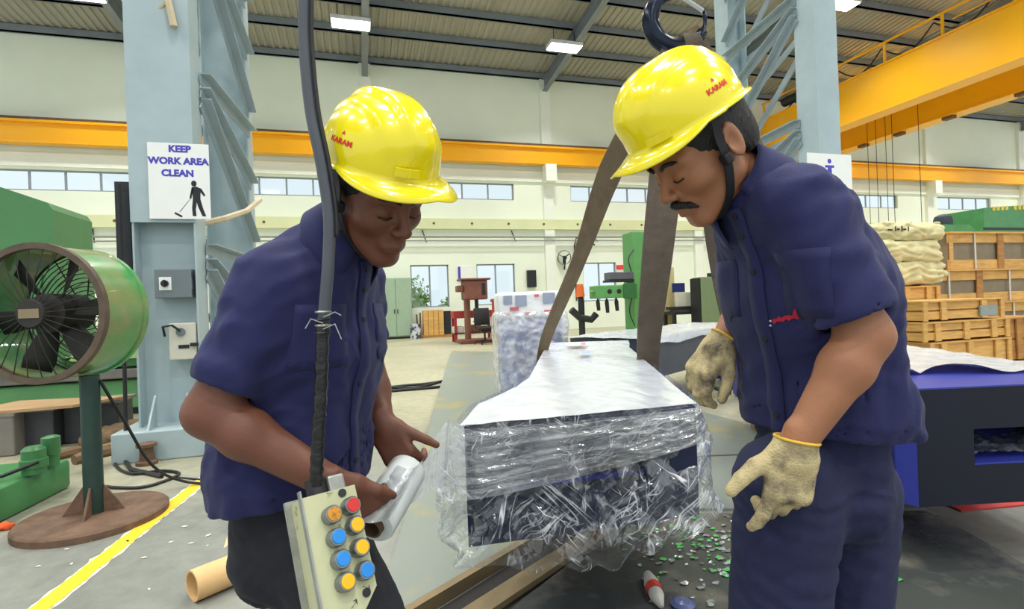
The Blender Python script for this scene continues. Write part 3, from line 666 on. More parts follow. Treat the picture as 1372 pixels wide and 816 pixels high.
# ---- back wall furniture
M_cab = mat('cabinet_green', '9DB59B', .5, var=.05); 
x0, x1, z0, z1 = rect(518, 372, 550, 451, 20.3)
cbt = thing('steel_cupboard', 'tall pale green steel cupboard standing against the back wall', 'cupboard', ((x0 + x1) / 2, 20.5, 0))
obj('body', MB().box2((x0 - .2, 20.3, .08), (x1, 20.75, z1), .015), M_cab, cbt); obj('plinth', MB().box2((x0 - .18, 20.35, 0), (x1 - .02, 20.7, .08)), M_dark, cbt)
xm = (x0 - .2 + x1) / 2
for s in (0, 1):
    dr = obj('door', MB().box2((x0 - .19 + s * (xm - x0 + .2), 20.27, .12), (xm - .01 + s * (x1 - xm), 20.3, z1 - .03), .005), M_cab, cbt)
    obj('handle', MB().box((xm + (-.06 if s == 0 else .06), 20.255, 1.05), (.03, .03, .16)), M_dark, dr)
M_wood = mat('crate_wood', 'D3A45C', .7, var=.22, scale=3, bump=.1, stretch=(1, 1, 7)); M_wood2 = mat('crate_wood_dark', 'AE7C42', .75, var=.25, scale=3, stretch=(1, 1, 7)); M_hole = mat('crate_inside', '3A2C1C', .9)
x0, x1, z0, z1 = rect(568, 415, 594, 451, 19.9)
bc = thing('wooden_crate', 'upright yellow plank crate by the back wall window', 'crate', ((x0 + x1) / 2, 20.1, 0))
obj('core', MB().box2((x0 + .03, 19.95, .1), (x1 - .03, 20.45, z1 - .02)), M_wood2, bc)
for i in range(4): obj('plank', MB().box2((x0 + (x1 - x0) * i / 4 + .01, 19.92, .1), (x0 + (x1 - x0) * (i + 1) / 4 - .01, 19.95, z1)), M_wood, bc)
obj('skid', MB().box2((x0 - .05, 19.9, 0), (x1 + .35, 20.5, .1)), M_wood2, bc)
tag(obj('dark_board', MB().box2((x1 + .04, 20.0, .1), (x1 + .3, 20.2, z1 - .05), .01), M_dark), 'dark board standing on the crate skid by the back wall', 'board')
p = WY(557, 452, 19.8); tag(obj('paint_can', MB().lathe([(.2, 0), (.2, .1), (.19, .12), (.2, .5), (.18, .55), (.12, .56)], (p[0], p[1], 0), 20), mat('can_white', 'B9BEC4', .4, color2='3B4048', thr=(.48, .52), scale=5), smooth=40), 'white and dark paint can on the floor by the pale cupboard', 'can')
for i, x in enumerate((2.55, 2.72, 2.86)): 
    xx = WY(560 + 4 * i, 440, 20.6)[0]; tag(obj('stake', MB().box((xx, 20.75, .45 + .03 * i), (.06, .04, .9 + .06 * i), Matrix.Rotation(.06 * i - .05, 3, 'Y')), M_scrap), 'thin wooden stake leaning against the back wall beside the can', 'stake', 'stakes leaning on the back wall')
# drill press brown
M_brown = mat('drill_brown', '7A4A3C', .5, var=.12); M_redpaint = mat('red_paint', 'A83434', .5, var=.08)
x0, x1, z0, z1 = rect(622, 375, 652, 402, 15.8)
dp_ = thing('drill_press', 'old brown drill press standing behind the office chair', 'machine', ((x0 + x1) / 2, 16, 0))
obj('head', MB().box2((x0, 15.7, z0), (x1, 16.3, z1), .04), M_brown, dp_)
obj('top_cover', MB().box2((x0 - .12, 15.65, z1), (x1 + .1, 16.35, z1 + .06), .02), M_brown, dp_)
obj('pulley_guard', MB().box2((x0 - .2, 15.8, z1 - .35), (x0, 16.2, z1 - .15), .03), M_brown, dp_)
obj('slot', MB().box2((x1 - .18, 15.68, z0 + .15), (x1 - .08, 15.7, z1 - .1)), M_black, dp_)
obj('column', MB().cyl((x0 + .12, 16, .1), (x0 + .12, 16, z0), .1, 14), M_brown, dp_, 40)
obj('spindle', MB().cyl(((x0 + x1) / 2 + .05, 15.95, z0 - .3), ((x0 + x1) / 2 + .05, 15.95, z0), .06, 12), M_dark, dp_, 40)
obj('base', MB().box2((x0 - .2, 15.6, 0), (x1 + .2, 16.4, .12), .02), M_brown, dp_)
x0, x1, z0, z1 = rect(608, 415, 662, 427, 16.5)
bn = thing('work_bench', 'low red work bench against the back area beside the drill press', 'bench', ((x0 + x1) / 2, 16.8, 0))
obj('top', MB().box2((x0, 16.5, z0), (x1, 17.1, z1), .01), M_redpaint, bn)
for xx in (x0 + .06, x1 - .06):
    for yy in (16.56, 17.04): obj('leg', MB().box2((xx - .04, yy - .04, 0), (xx + .04, yy + .04, z0)), M_redpaint, bn)
obj('shelf', MB().box2((x0 + .02, 16.52, .25), (x1 - .02, 17.08, .29)), M_brown, bn)
for i, (px, w3, h3, m3, lb3) in enumerate([(614, .35, .22, M_swcream, 'pale machine part on the bench shelf'), (634, .5, .25, M_brown, 'brown casting on the bench shelf'), (652, .3, .2, M_dark, 'dark vice on the bench shelf')]):
    xx = WY(px, 440, 16.7)[0]; tag(obj('machine_part', MB().box((xx, 16.75, .29 + h3 / 2), (w3, .35, h3), None, .04), m3), lb3, 'machine part')
x0, x1, z0, z1 = rect(661, 400, 673, 462, 14.6)
rp = thing('red_stanchion', 'dark red steel stanchion with a collar beside the wrapped bundle', 'post', ((x0 + x1) / 2, 14.7, 0))
obj('post', MB().cyl(((x0 + x1) / 2, 14.7, 0), ((x0 + x1) / 2, 14.7, z1), (x1 - x0) * .42, 14), M_redpaint, rp, 40)
for z in (.04, .62, z1 - .05): obj('collar', MB().cyl(((x0 + x1) / 2, 14.7, z - .04), ((x0 + x1) / 2, 14.7, z + .04), (x1 - x0) * .55, 14), M_redpaint, rp, 40)
# office chair
c = G(650, 461); 
oc = thing('office_chair', 'black swivel office chair in front of the drill press', 'chair', (c[0], c[1], 0)); cx, cy = c[0], c[1]
obj('seat', MB().box((cx, cy, .47), (.5, .48, .09), None, .04), M_black, oc, 40)
obj('backrest', MB().box((cx - .03, cy + .22, .82), (.48, .07, .52), Matrix.Rotation(-.12, 3, 'X'), .03), M_black, oc, 40)
obj('post', MB().cyl((cx, cy, .1), (cx, cy, .44), .03, 10), M_dark, oc)
for k in range(5):
    q = 1.2566 * k + .4; ex, ey = cx + .29 * math.cos(q), cy + .29 * math.sin(q)
    lg = obj('leg', MB().bar((cx, cy, .13), (ex, ey, .08), .04, .03), M_black, oc); obj('castor', MB().cyl((ex - .015, ey, .03), (ex + .015, ey, .03), .03, 10), M_black, lg)
for s in (-1, 1): obj('armrest', MB().tube([(cx + s * .24, cy - .05, .47), (cx + s * .3, cy - .05, .55), (cx + s * .3, cy - .1, .68), (cx + s * .3, cy + .15, .68)], .02, 6), M_black, oc)
# notice on back wall
x0, x1, z0, z1 = rect(614, 357, 634, 377, 20.98)
nt_ = thing('wall_notice', 'white wall notice with a blue left edge between the low windows', 'sign', ((x0 + x1) / 2, 20.97, z0))
obj('panel', MB().box2((x0, 20.96, z0), (x1, 20.99, z1)), M_white, nt_); obj('blue_edge', MB().box2((x0, 20.945, z0), (x0 + .1, 20.96, z1)), M_blueink, nt_)
x0, x1, z0, z1 = rect(826, 355, 839, 361, 20.98)
tag(obj('red_sign', MB().box2((x0, 20.96, z0), (x1, 20.99, z1)), mat('sign_red', 'E8394A', .5)), 'small red sign on the back wall beside the green radial drill', 'sign')
x0, x1, z0, z1 = rect(845, 352, 852, 362, 20.98)
tag(obj('blue_sign', MB().box2((x0, 20.96, z0), (x1, 20.99, z1)), mat('sign_blue', '5EA8E8', .5)), 'small light blue sign right beside the red sign', 'sign')
# wall fan
c = WY(756, 345, 20.7); wf = thing('wall_fan', 'dark wall-mounted fan high beside the cable riser', 'fan', tuple(c))
FX = Matrix(((1, 0, 0), (0, 0, 1), (0, 1, 0)))
obj('guard', MB().lathe([(.30, -.05), (.31, 0), (.30, .05), (.29, 0), (.30, -.05)], c, 24, Matrix(((.7, 0, .7), (-.7, 0, .7), (0, 1, 0))), cap=False), M_dark, wf)
for k in range(3):
    q = 2.1 * k + .5; v = np.array([.7 * math.cos(q), -.7 * math.cos(q), math.sin(q)]); obj('blade', MB().bar(c + v * .04, c + v * .27, .14, .015), M_dark, wf)
obj('motor', MB().cyl(c, c + np.array([.1, .12, 0]), .08, 12), M_dark, wf)
obj('bracket', MB().bar(c + np.array([.08, .1, -.05]), (c[0] + .1, 20.98, c[2] - .5), .05, .05), M_dark, wf)
# dark panel board and pole on the wall
x0, x1, z0, z1 = rect(707, 362, 718, 385, 20.9)
tag(obj('wall_panel', MB().box2((x0, 20.86, z0), (x1, 20.99, z1), .01), M_dark), 'small dark electrical panel on the back wall left of a pilaster', 'panel')
# orange topped hydrant
c = WY(779, 415, 13.5)
hy = thing('pipe_bender', 'black bent arm machine with an orange cap behind the wrapped housing', 'machine', (c[0], 13.5, 0))
zc = WY(779, 388, 13.5)[2]; 
obj('stand', MB().cyl((c[0], 13.5, 0), (c[0], 13.5, zc - .35), .09, 12), M_dark, hy, 40); obj('cap', MB().cyl((c[0] - .02, 13.5, zc - .2), (c[0] - .02, 13.5, zc + .15), .13, 12, .09), mat('cap_orange', 'DE6A28', .5), hy, 40)
obj('neck', MB().cyl((c[0], 13.5, zc - .36), (c[0] - .02, 13.5, zc - .2), .09, 10), M_dark, hy)
obj('arm', MB().tube([(c[0] - .35, 13.4, zc - .55), (c[0] - .1, 13.4, zc - .78), (c[0] + .25, 13.4, zc - .85), (c[0] + .4, 13.4, zc - .7)], .1, 8), M_dark, hy, 40)
# green radial drill
YD = 13.0
rd = thing('radial_drill', 'tall green radial drilling machine with a boxed arm of three holes', 'machine', (WY(865, 430, YD)[0], YD + .2, 0))
x0, x1, z0, z1 = rect(851, 310, 886, 420, YD)
M_green3 = mat('radial_green', '5E9E5C', .45, var=.07)
obj('column', MB().box2((x0, YD, .15), (x1, YD + .6, z1), .03), M_green3, rd)
obj('column_rib', MB().box2((x1 - .12, YD - .06, .2), (x1, YD, z1 - .9), .01), M_green3, rd)
xa0, xa1, za0, za1 = rect(800, 381, 852, 400, YD - .1)
arm = obj('arm', MB().box2((xa0, YD - .1, za0), (xa1, YD + .4, za1), .03), M_green3, rd)
for k in (.32, .56, .8): obj('hole', MB().cyl((xa0 + (xa1 - xa0) * k, YD - .105, (za0 + za1) / 2), (xa0 + (xa1 - xa0) * k, YD - .095, (za0 + za1) / 2), .07, 16), M_black, arm)
obj('arm_tip', MB().cyl((xa0 - .1, YD + .1, (za0 + za1) / 2), (xa0, YD + .1, (za0 + za1) / 2), .05, 10), M_green3, arm)
obj('saddle', MB().box2((xa1 - .4, YD - .14, za0 - .03), (xa1, YD - .1, za1 + .03), .01), mat('saddle_green', '2F6B3A', .5), arm)
xb0, xb1, zb0, zb1 = rect(818, 364, 849, 375, YD)
obj('drive_box', MB().box2((xb0, YD, zb0), (xb1, YD + .4, zb1), .02), mat('drive_grey', '5C5D66', .5), rd)
obj('drive_base', MB().box2((xb0 - .03, YD - .02, zb0 - .06), (xb1, YD + .42, zb0)), M_dark, rd)
obj('base', MB().box2((xa0, YD + .0, 0), (x1 + .2, YD + .9, .2), .03), M_green3, rd)
for i, (px, l) in enumerate(((803, .33), (815, .4), (828, .36))):
    p = WY(px, 401, YD); obj('hanging_tool', MB().tube([(p[0], YD + .1, za0), (p[0], YD + .1, za0 - .1), (p[0] + .02, YD + .1, za0 - l)], [.015, .06, .05], 8), M_dark, rd)
obj('hose', MB().tube(spline([(xb1 - .1, YD - .05, zb1), (xb1 - .2, YD - .1, zb1 + .35), (xb1, YD - .05, zb1 + .6)]), .015, 6).tube(spline([(xa1 - .15, YD - .12, za0), (xa1 - .25, YD - .15, za0 - .4), (xa1 - .1, YD - .15, za0 - .8)]), .015, 6), M_black, rd)
x0, x1, z0, z1 = rect(879, 358, 903, 423, YD - .4)
ec = thing('electrical_cabinet', 'beige electrical cabinet with a small orange plate', 'cabinet', ((x0 + x1) / 2, YD - .2, 0))
obj('body', MB().box2((x0, YD - .4, .1), (x1, YD - .05, z1), .01), mat('cabinet_beige', 'C9BC84', .5, var=.05), ec); obj('plinth', MB().box2((x0 + .02, YD - .38, 0), (x1 - .02, YD - .07, .1)), M_dark, ec)
p = WY(889, 397, YD - .41); obj('plate', MB().box((p[0], YD - .405, p[2]), (.13, .01, .09)), mat('cap_orange', 'DE6A28', .5), ec)
# table with monitor
x0, x1, z0, z1 = rect(903, 413, 955, 420, 12.0)
tbm = thing('inspection_table', 'dark inspection table with stepped top behind the wrapped housing', 'table', ((x0 + x1) / 2, 12.3, 0))
obj('top', MB().box2((x0, 12.0, z0 - .04), (x1 + .2, 12.56, z0 + .04), .01), M_dark, tbm); obj('upper_slab', MB().box2((x0 + .1, 12.05, z0 + .1), (x1 + .05, 12.54, z0 + .17), .01), M_dark, tbm); obj('riser', MB().box2((x0 + .2, 12.1, z0 + .04), (x1 - .2, 12.5, z0 + .1)), M_binlight, tbm)
for xx in (x0 + .06, x1 + .1):
    for yy in (12.08, 12.5): obj('leg', MB().box2((xx - .04, yy - .04, 0), (xx + .04, yy + .04, z0 - .04)), M_dark, tbm)
mz = z0 + .17
x0, x1, z0_, z1 = rect(901, 379, 917, 392, 12.4)
mo = thing('monitor', 'small dark blue monitor on the inspection table', 'monitor', ((x0 + x1) / 2, 12.4, mz)); obj('screen', MB().box2((x0, 12.38, z0_), (x1, 12.43, z1), .01), mat('screen_navy', '26306A', .3), mo); obj('stand', MB().cyl(((x0 + x1) / 2, 12.41, mz), ((x0 + x1) / 2, 12.41, z0_), .03, 8), M_dark, mo)
x0, x1, _, z1 = rect(908, 391, 926, 407, 12.2)
tag(obj('computer_case', MB().box2((x0, 12.2, mz), (x1, 12.35, z1), .01), M_swcream), 'pale computer case on the inspection table beside the monitor', 'computer')
x0, x1, z0, z1 = rect(941, 370, 985, 430, 11.6)
mc2 = thing('control_cabinet', 'olive green control cabinet behind the gloved man', 'cabinet', ((x0 + x1) / 2, 11.8, 0))
obj('body', MB().box2((x0, 11.6, 0), (x1 + .6, 12.0, z1), .015), mat('olive_green', '768A66', .5, var=.05), mc2); obj('edge', MB().box2((x0 - .06, 11.62, 0), (x0, 11.98, z1 - .03)), M_dark, mc2)
for i, px in enumerate((952, 962)): p = WY(px, 368, 11.7); obj('lifting_eye', MB().cyl((p[0], 11.75, z1), (p[0], 11.75, z1 + .1), .06, 10), M_dark, mc2)
# ================================================================== CRATES, SACKS
M_grime = mat('grey_board', '8A7C66', .75, var=.15, scale=4)
def crate(x0, x1, y0, y1, z0, z1, label, nb=3, m=None, rows=2, seed=0, broken=False):
    rs = np.random.RandomState(seed); m = m or M_wood
    t = thing('wooden_crate', label, 'crate', ((x0 + x1) / 2, (y0 + y1) / 2, z0), 'stacked wooden crates')
    obj('core', MB().box2((x0 + .03, y0 + .03, z0 + .02), (x1 - .03, y1 - .03, z1 - .02)), M_wood2, t)
    h = (z1 - z0) / rows
    for r in range(rows):
        a = rs.uniform(-.01, .01); obj('plank', MB().box2((x0, y0 + rs.uniform(0, .012), z0 + r * h + .012 + (0 if r else .01)), (x1, y0 + .03, z0 + (r + 1) * h - .012)), m, t)
        obj('plank', MB().box2((x0 + rs.uniform(0, .012), y0, z0 + r * h + .012), (x0 + .03, y1, z0 + (r + 1) * h - .012)), m, t)
    for k in range(nb):
        x = x0 + (x1 - x0) * (k + .5) / nb + rs.uniform(-.03, .03); obj('batten', MB().box((x, y0 - .014, (z0 + z1) / 2), (.11, .024, (z1 - z0) * rs.uniform(.92, .99)), Matrix.Rotation(rs.uniform(-.05, .05), 3, 'Y')), m, t)
    for x in (x0 + .02, x1 - .02): obj('batten', MB().box((x, y0 - .014, (z0 + z1) / 2), (.08, .024, (z1 - z0) * .99)), m, t)
    obj('lid', MB().box2((x0 - .015, y0 - .03, z1 - .022), (x1 + .015, y1 + .01, z1)), m, t)
    if broken: obj('torn_lining', MB().box2((x1 - .5, y0 - .03, z0 + .04), (x1 - .14, y0 - .004, z1 - .1)), mat('lining_grey', '8E9690', .5), t)
    return t
def px_x(px, Y, py=430): return WY(px, py, Y)[0]
def px_z(py, px, Y): return WY(px, py, Y)[2]
Yc = 5.5
za = lambda py, px=1290: max(0.0, px_z(py, px, Yc))
XA, XB, XC_, XD = px_x(1182, 6.0), px_x(1242, 6.0), px_x(1236, Yc), px_x(1352, Yc)
z3, z2, z1_, = za(401), za(428), za(455)
crate(XC_ + .12, XD - .02, Yc, Yc + .9, 0, max(.1, z1_ - .012), 'bottom plank crate of the broken front stack', 3, rows=1, seed=1)
crate(XC_, XD - .05, Yc, Yc + .9, z1_, z2 - .01, 'middle plank crate of the front stack under the torn one', 3, seed=2)
crate(XC_ + .02, XD - .15, Yc, Yc + .9, z2, z3, 'torn top crate of the front stack with grey lining showing', 2, rows=2, seed=3, broken=True)
crate(XD + .02, XD + .9, Yc + .05, Yc + .9, 0, z2 - .02, 'low plank crate beside the front stack', 2, M_wood2, seed=4)
Yb = 6.45
zb_ = lambda py, px=1210: max(0.0, px_z(py, px, Yb))
zz = [0, zb_(462), zb_(438), zb_(412), zb_(384)]
XA, XB = px_x(1172, Yb), px_x(1256, Yb)
for k in range(4):
    if zz[k + 1] - zz[k] > .06: crate(XA + .03 * (k % 2), XB + .04 * (k % 2), Yb, Yb + .8, zz[k] + (.004 if k else 0), zz[k + 1], ['lowest brown crate under the sacks', 'second brown crate from the floor under the sacks', 'third brown crate up in the stack under the sacks', 'top brown crate directly under the sacks'][k], 3, M_wood if k % 2 else M_wood2, rows=1, seed=20 + k)
# large crates behind on the right
Yl = 6.9
def big_crate(px0, px1, py0, py1, label, z0=None, seed=0):
    x0, x1 = px_x(px0, Yl), px_x(px1, Yl); z1 = px_z(py0, 1330, Yl); z0 = max(0, px_z(py1, 1330, Yl)) if z0 is None else z0
    t = thing('large_crate', label, 'crate', ((x0 + x1) / 2, Yl + .6, z0), 'large framed crates'); y0, y1 = Yl, Yl + 1.2
    obj('panel', MB().box2((x0 + .03, y0 + .035, z0 + .02), (x1 - .03, y1, z1 - .02)), M_grime, t)
    bh = .17
    obj('rail', MB().box2((x0, y0, z0), (x1, y0 + .035, z0 + bh)), M_wood, t); obj('rail', MB().box2((x0, y0, z1 - bh), (x1, y0 + .035, z1)), M_wood, t)
    n = 4
    for k in range(n + 1):
        x = x0 + (x1 - x0) * k / n; obj('post', MB().box2((max(x0, x - .08), y0 - .02, z0), (min(x1, x + .08), y0, z1)), M_wood if k % 2 == 0 else M_wood2, t)
    obj('lid', MB().box2((x0 - .02, y0 - .05, z1 - .001), (x1 + .02, y1 + .02, z1 + .03)), M_wood, t)
    for x in (x0 + (x1 - x0) * .12, x0 + (x1 - x0) * .38): obj('steel_band', MB().box2((x - .02, y0 - .026, z0), (x + .02, y0 - .022, z1)), mat('band_white', 'CFCBC0', .4), t)
    return z1 + .03
z_b1 = big_crate(1240, 1520, 406, 560, 'lowest large framed crate behind the broken stack', 0)
z_b2 = big_crate(1232, 1520, 362, 402, 'middle large framed crate with grey panels beside the sacks', z_b1 + .005)
z_b3 = big_crate(1275, 1520, 313, 356, 'top large framed crate carrying the green machine', z_b2 + .005)
# green machine on crate
gm = thing('green_gearbox', 'green machine with yellow lettering and dark motors on the top crate', 'machine', (px_x(1330, Yl), Yl + .5, z_b3))
x0, x1 = px_x(1322, Yl + .1), px_x(1480, Yl + .1); zt_ = px_z(270, 1372, Yl)
obj('body', MB().extrude([(x0, Yl + .1, z_b3), (x1, Yl + .1, z_b3), (x1, Yl + .1, zt_ + .1), (x0 + .05, Yl + .1, zt_ - .12)], (0, .8, 0)), M_green, gm)
obj('groove', MB().box2((x0, Yl + .085, z_b3 + .06), (x1, Yl + .1, z_b3 + .1)), M_dark, gm)
for k_ in range(7): obj('yellow_mark', MB().box((x0 + .3 + .12 * k_ + (.12 if k_ > 3 else 0), Yl + .097, zt_ - .13 + .006 * k_), (.075, .006, .075)), mat('yellow_letter', 'D8C23A', .5), gm)
x2, x3 = px_x(1256, Yl + .2), px_x(1300, Yl + .2)
obj('base_tray', MB().extrude([(x2, Yl + .15, z_b3), (x3 + .25, Yl + .15, z_b3), (x3, Yl + .15, z_b3 + .16), (x2, Yl + .15, z_b3 + .16)], (0, .6, 0)), M_green, gm)
xm = px_x(1272, Yl + .4); obj('motor', MB().lathe([(.15, z_b3 + .15), (.15, z_b3 + .3), (.13, z_b3 + .36), (.06, z_b3 + .4)], (xm, Yl + .45, 0), 18), mat('motor_dark', '2F3A45', .5), gm, 40)
xm = px_x(1316, Yl + .3); obj('motor', MB().lathe([(.12, z_b3), (.13, z_b3 + .12), (.11, z_b3 + .2), (.03, z_b3 + .25)], (xm, Yl + .4, 0), 18), MATS['motor_dark'], gm, 40)
# sacks
M_sack = mat('jute_sack', 'D2C99A', .9, var=.14, scale=5, bump=.35, bscale=70)
zs = zz[4] + .03
def sack(cx, cz, w, h, seed, label, ends, d=.34):
    Yk = Yb + .34
    def f(p):
        q = p - np.array([cx, Yk, cz]); a = s_box(p, (cx, Yk, cz), (w, d, h), min(h, .12))
        a = a + .035 * snoise(q * np.array([4, 4, 7]), seed) + .012 * snoise(q * np.array([9, 9, 20]), seed + 1) - .025 * np.abs(np.sin(q[:, 2] * 26 + 3.0 * snoise(q * 3.5, seed + 3))) * (np.abs(q[:, 2]) < h * 1.2)
        for (ex, ez, r) in ends: a = smin(a, s_cone(p, (cx + ex * .75, Yk - .15, cz + ez), (cx + ex, Yk - .2, cz + ez), r * 1.2, r) + .01 * snoise(q * 15, seed), .06)
        return a
    o = obj('sack', mb_from(sdf_mesh(f, (cx - w - .28, Yk - d - .12, cz - h - .1), (cx + w + .3, Yk + d + .12, cz + h + .14), .02)), M_sack, smooth=True)
    return tag(o, label, 'sack', 'jute sacks on the crates')
xs0, xs1 = px_x(1180, Yb), px_x(1285, Yb); w0 = (xs1 - xs0) / 2
h1 = (px_z(352, 1240, Yb) - zs) / 2; sack((xs0 + xs1) / 2 - .1, zs + h1 + .01, w0 - .14, h1, 2, 'bottom jute sack with a knotted end resting on the crates', [(w0 + .0, -.02, .06)])
z2s = zs + 2 * h1; h2 = (px_z(322, 1240, Yb) - z2s) / 2; sack((xs0 + xs1) / 2 - .08, z2s + h2 + .0, w0 - .22, h2, 5, 'middle jute sack squeezed between two others', [(-w0 + .2, -.02, .05)])
z3s = z2s + 2 * h2; h3 = (px_z(298, 1240, Yb) - z3s) / 2; so = sack((xs0 + xs1) / 2 + .03, z3s + h3 + .01, w0 - .22, h3, 9, 'top jute sack with dark stencilled marks', [(-w0 * .3, h3 * .4, .07)])
mk = MB(); 
for i, (x, z, w_, h_) in enumerate([(-.62, .02, .1, .025), (-.5, .04, .02, .08), (-.44, .03, .05, .03), (-.36, .045, .02, .09), (-.3, .03, .06, .025), (-.22, .04, .02, .08)]):
    mk.box(((xs0 + xs1) / 2 + x, Yb + .34 - .352, z3s + h3 + z), (w_, .006, h_))
obj('stencil_marks', mk, M_blackink, so)
# ================================================================== HOUSINGS, FILM, SLINGS, PENDANT
BO = G(622, 572, .77); BO[2] = 0
bA = np.array([.373, .928, 0]); bA /= np.linalg.norm(bA); bB = np.array([bA[1], -bA[0], 0])
def B3(u, v, z): return BO + bA * (u + .37 * v * max(0., 1 - max(u, 0.) / 1.2)) + bB * v + Z_ * z
M_navy = mat('navy_paint', '1B2340', .45, var=.15, scale=4, spec=.35)
M_blue = mat('bright_blue_paint', '2B35A8', .4, var=.1, scale=4)
M_timber = mat('support_timber', '8A6F4C', .8, var=.25, scale=5)
def bbox(mb, o, e1, e2, u0, u1, v0, v1, z0, z1):
    """box in a plan frame (origin o, e1 along u, e2 along v)"""
    pts = [o + e1 * u + e2 * v + Z_ * z for u in (u0, u1) for v in (v0, v1) for z in (z0, z1)]
    return mb.add(pts, [(0, 1, 3, 2), (4, 6, 7, 5), (0, 4, 5, 1), (2, 3, 7, 6), (0, 2, 6, 4), (1, 5, 7, 3)])
# ---- floor bed plates
M_plate = mat('bed_plate_grey', '868E86', .38, metal=.15, color2='A59A62', thr=(.53, .66), scale=1.5, bump=.06, bscale=30)
M_platewet = mat('bed_plate_oily', '4A4E4B', .16, metal=.1, color2='7A766B', thr=(.50, .66), scale=2.4, bump=.06, bscale=18)
M_slot = mat('slot_dark', '24221F', .7)
M_edge = mat('plate_edge_worn', '8C7A58', .5, metal=.3, var=.2)
def plate(name, label, poly, z1, m, z0=0.0):
    q = MB().prism([(BO + bA * u + bB * v)[:2] for u, v in poly], z0 + .001, z1)
    return tag(obj(name, q, m), label, 'floor plate')
# left plates: edge runs along from (u,v) (.36,-.22) to (.77,.06)
plate('bed_plate', 'pale grey steel floor plate in front of the wrapped housing', [(1.7, -.66), (.12, -.38), (.30, -.27), (1.15, .32), (1.7, .32)], .05, M_plate)
plate('bed_plate', 'long grey steel floor plate running back beside the wrapped housing', [(1.715, -.66), (1.715, .66), (2.22, 1.02), (4.7, 1.18), (9.5, 1.0), (11.2, -2.5), (3.7, -1.08)], .05, M_plate)
ed = MB().prism([(BO + bA * u + bB * v)[:2] for u, v in [(.12, -.385), (.09, -.36), (1.14, .36), (1.16, .325)]], .002, .054); tag(obj('plate_edge', ed, M_edge), 'worn brass-coloured edge strip of the front floor plate', 'edge strip')
plate('floor_pit', 'dark narrow gap in the floor beside the worn edge strip', [(.08, -.35), (-.2, -.3), (.9, .55), (1.13, .37)], .006, M_slot)
plate('floor_rail', 'flat brown steel bar lying in the dark gap of the floor', [(-.05, -.33), (-.12, -.27), (.95, .5), (1.02, .44)], .03, M_edge)
plate('bed_plate', 'wet oily steel floor plate between the men under the film', [(-1.2, -.3), (-.25, -.28), (1.2, .65), (1.25, 2.16), (-1.2, 2.16)], .012, M_platewet)
plate('bed_plate', 'grey steel floor plate behind the wet plate by the gloved man', [(1.28, .7), (2.2, 1.1), (2.32, 2.16), (1.28, 2.16)], .012, M_plate)
plate('bed_plate', 'grey steel floor plate touching the pale concrete behind the gloved man', [(2.24, 1.15), (4.6, 1.25), (2.7, 2.16), (2.36, 2.16)], .012, M_plate)
# wet green turnings
rs = np.random.RandomState(11); q = MB(); q2 = MB()
for i in range(420):
    u, v = rs.normal(.62, .28), rs.normal(1.05, .3); c = B3(u, v, .013)
    if not (-.3 < u < 1.2 and .55 < v < 1.9): continue
    s = rs.uniform(.006, .02); an = rs.uniform(0, 6.28); tgt = q if i % 3 else q2
    tgt.add([c + np.array([s * math.cos(an + k * 1.05), s * .7 * math.sin(an + k * 1.05), rs.uniform(.001, .008)]) for k in range(6)], [tuple(range(6))])
tag(obj('green_chips', q2, mat('green_chip', '3FA046', .5, var=.3), recalc=False), 'scattered bright green chips on the wet floor plate', 'debris', kind='stuff')
tag(obj('wet_shavings', q, mat('shaving_grey', '9FA6A4', .25, metal=.6, var=.4, scale=30), recalc=False), 'scattered glinting wet metal shavings on the dark floor plate', 'debris', kind='stuff')
# grey tube with red label on floor
A = Vector(G(868, 770, .03)); Bv = Vector(G(886, 812, .03))
tbq = thing('sealant_tube', 'grey squeezed tube with a red label on the wet floor plate', 'tube', (A + Bv) / 2 - Vector((0, 0, .018)))
dd = (Bv - A)
obj('body', MB().tube([A, A + dd * .3, A + dd * .7, Bv], [.018, .03, .028, .01], 12), mat('tube_grey', 'B9B7AE', .5), tbq, True)
obj('label_band', MB().tube([A + dd * .42, A + dd * .62], [.0315, .0315], 12, cap=False), mat('label_red', 'C8372C', .5), tbq, True)
c = G(915, 812, .012); tag(obj('glass_lid', MB().lathe([(.0, .0), (.04, .0), (.045, .01), (.03, .02), (0, .022)], c, 16), mat('lid_blue', '56608A', .2), smooth=30), 'small round blue-grey lid on the wet floor plate', 'lid')
# ---- central housing
ZT, ZB = .77, .39
hs = thing('mill_housing', 'navy steel mill housing wrapped in film between the two men', 'machine part', B3(1.6, .45, ZB))
SL0, SL1 = .12, .60     # slot in v
hd = MB(); bBh = bB + .33 * bA
bbox(hd, BO, bA, bBh, 0, .34, 0, .77, ZT - .145, ZT); bbox(hd, BO, bA, bBh, 0, .34, 0, .77, ZB, ZB + .13)
bbox(hd, BO, bA, bBh, 0, .34, 0, SL0, ZB + .13, ZT - .145); bbox(hd, BO, bA, bBh, 0, .34, SL1, .77, ZB + .13, ZT - .145)
obj('head_frame', hd, M_navy, hs)
obj('slot_lining', bbox(MB(), BO, bA, bBh, .10, .335, SL0, SL1, ZB + .132, ZB + .15), M_blue, hs); obj('slot_back', bbox(MB(), BO, bA, bBh, .30, .338, SL0, SL1, ZB + .13, ZT - .145), M_blue, hs)
poly = [(.342, .0), (.5, .05), (.72, .11), (1.0, .15), (2.7, .17), (2.95, .1), (3.3, .1), (3.3, .9), (2.9, .86), (2.6, .82), (.36 + .25, .77)]
obj('neck', MB().prism([(BO + bA * u + bB * v)[:2] for u, v in poly], ZB, ZT), M_blue, hs)
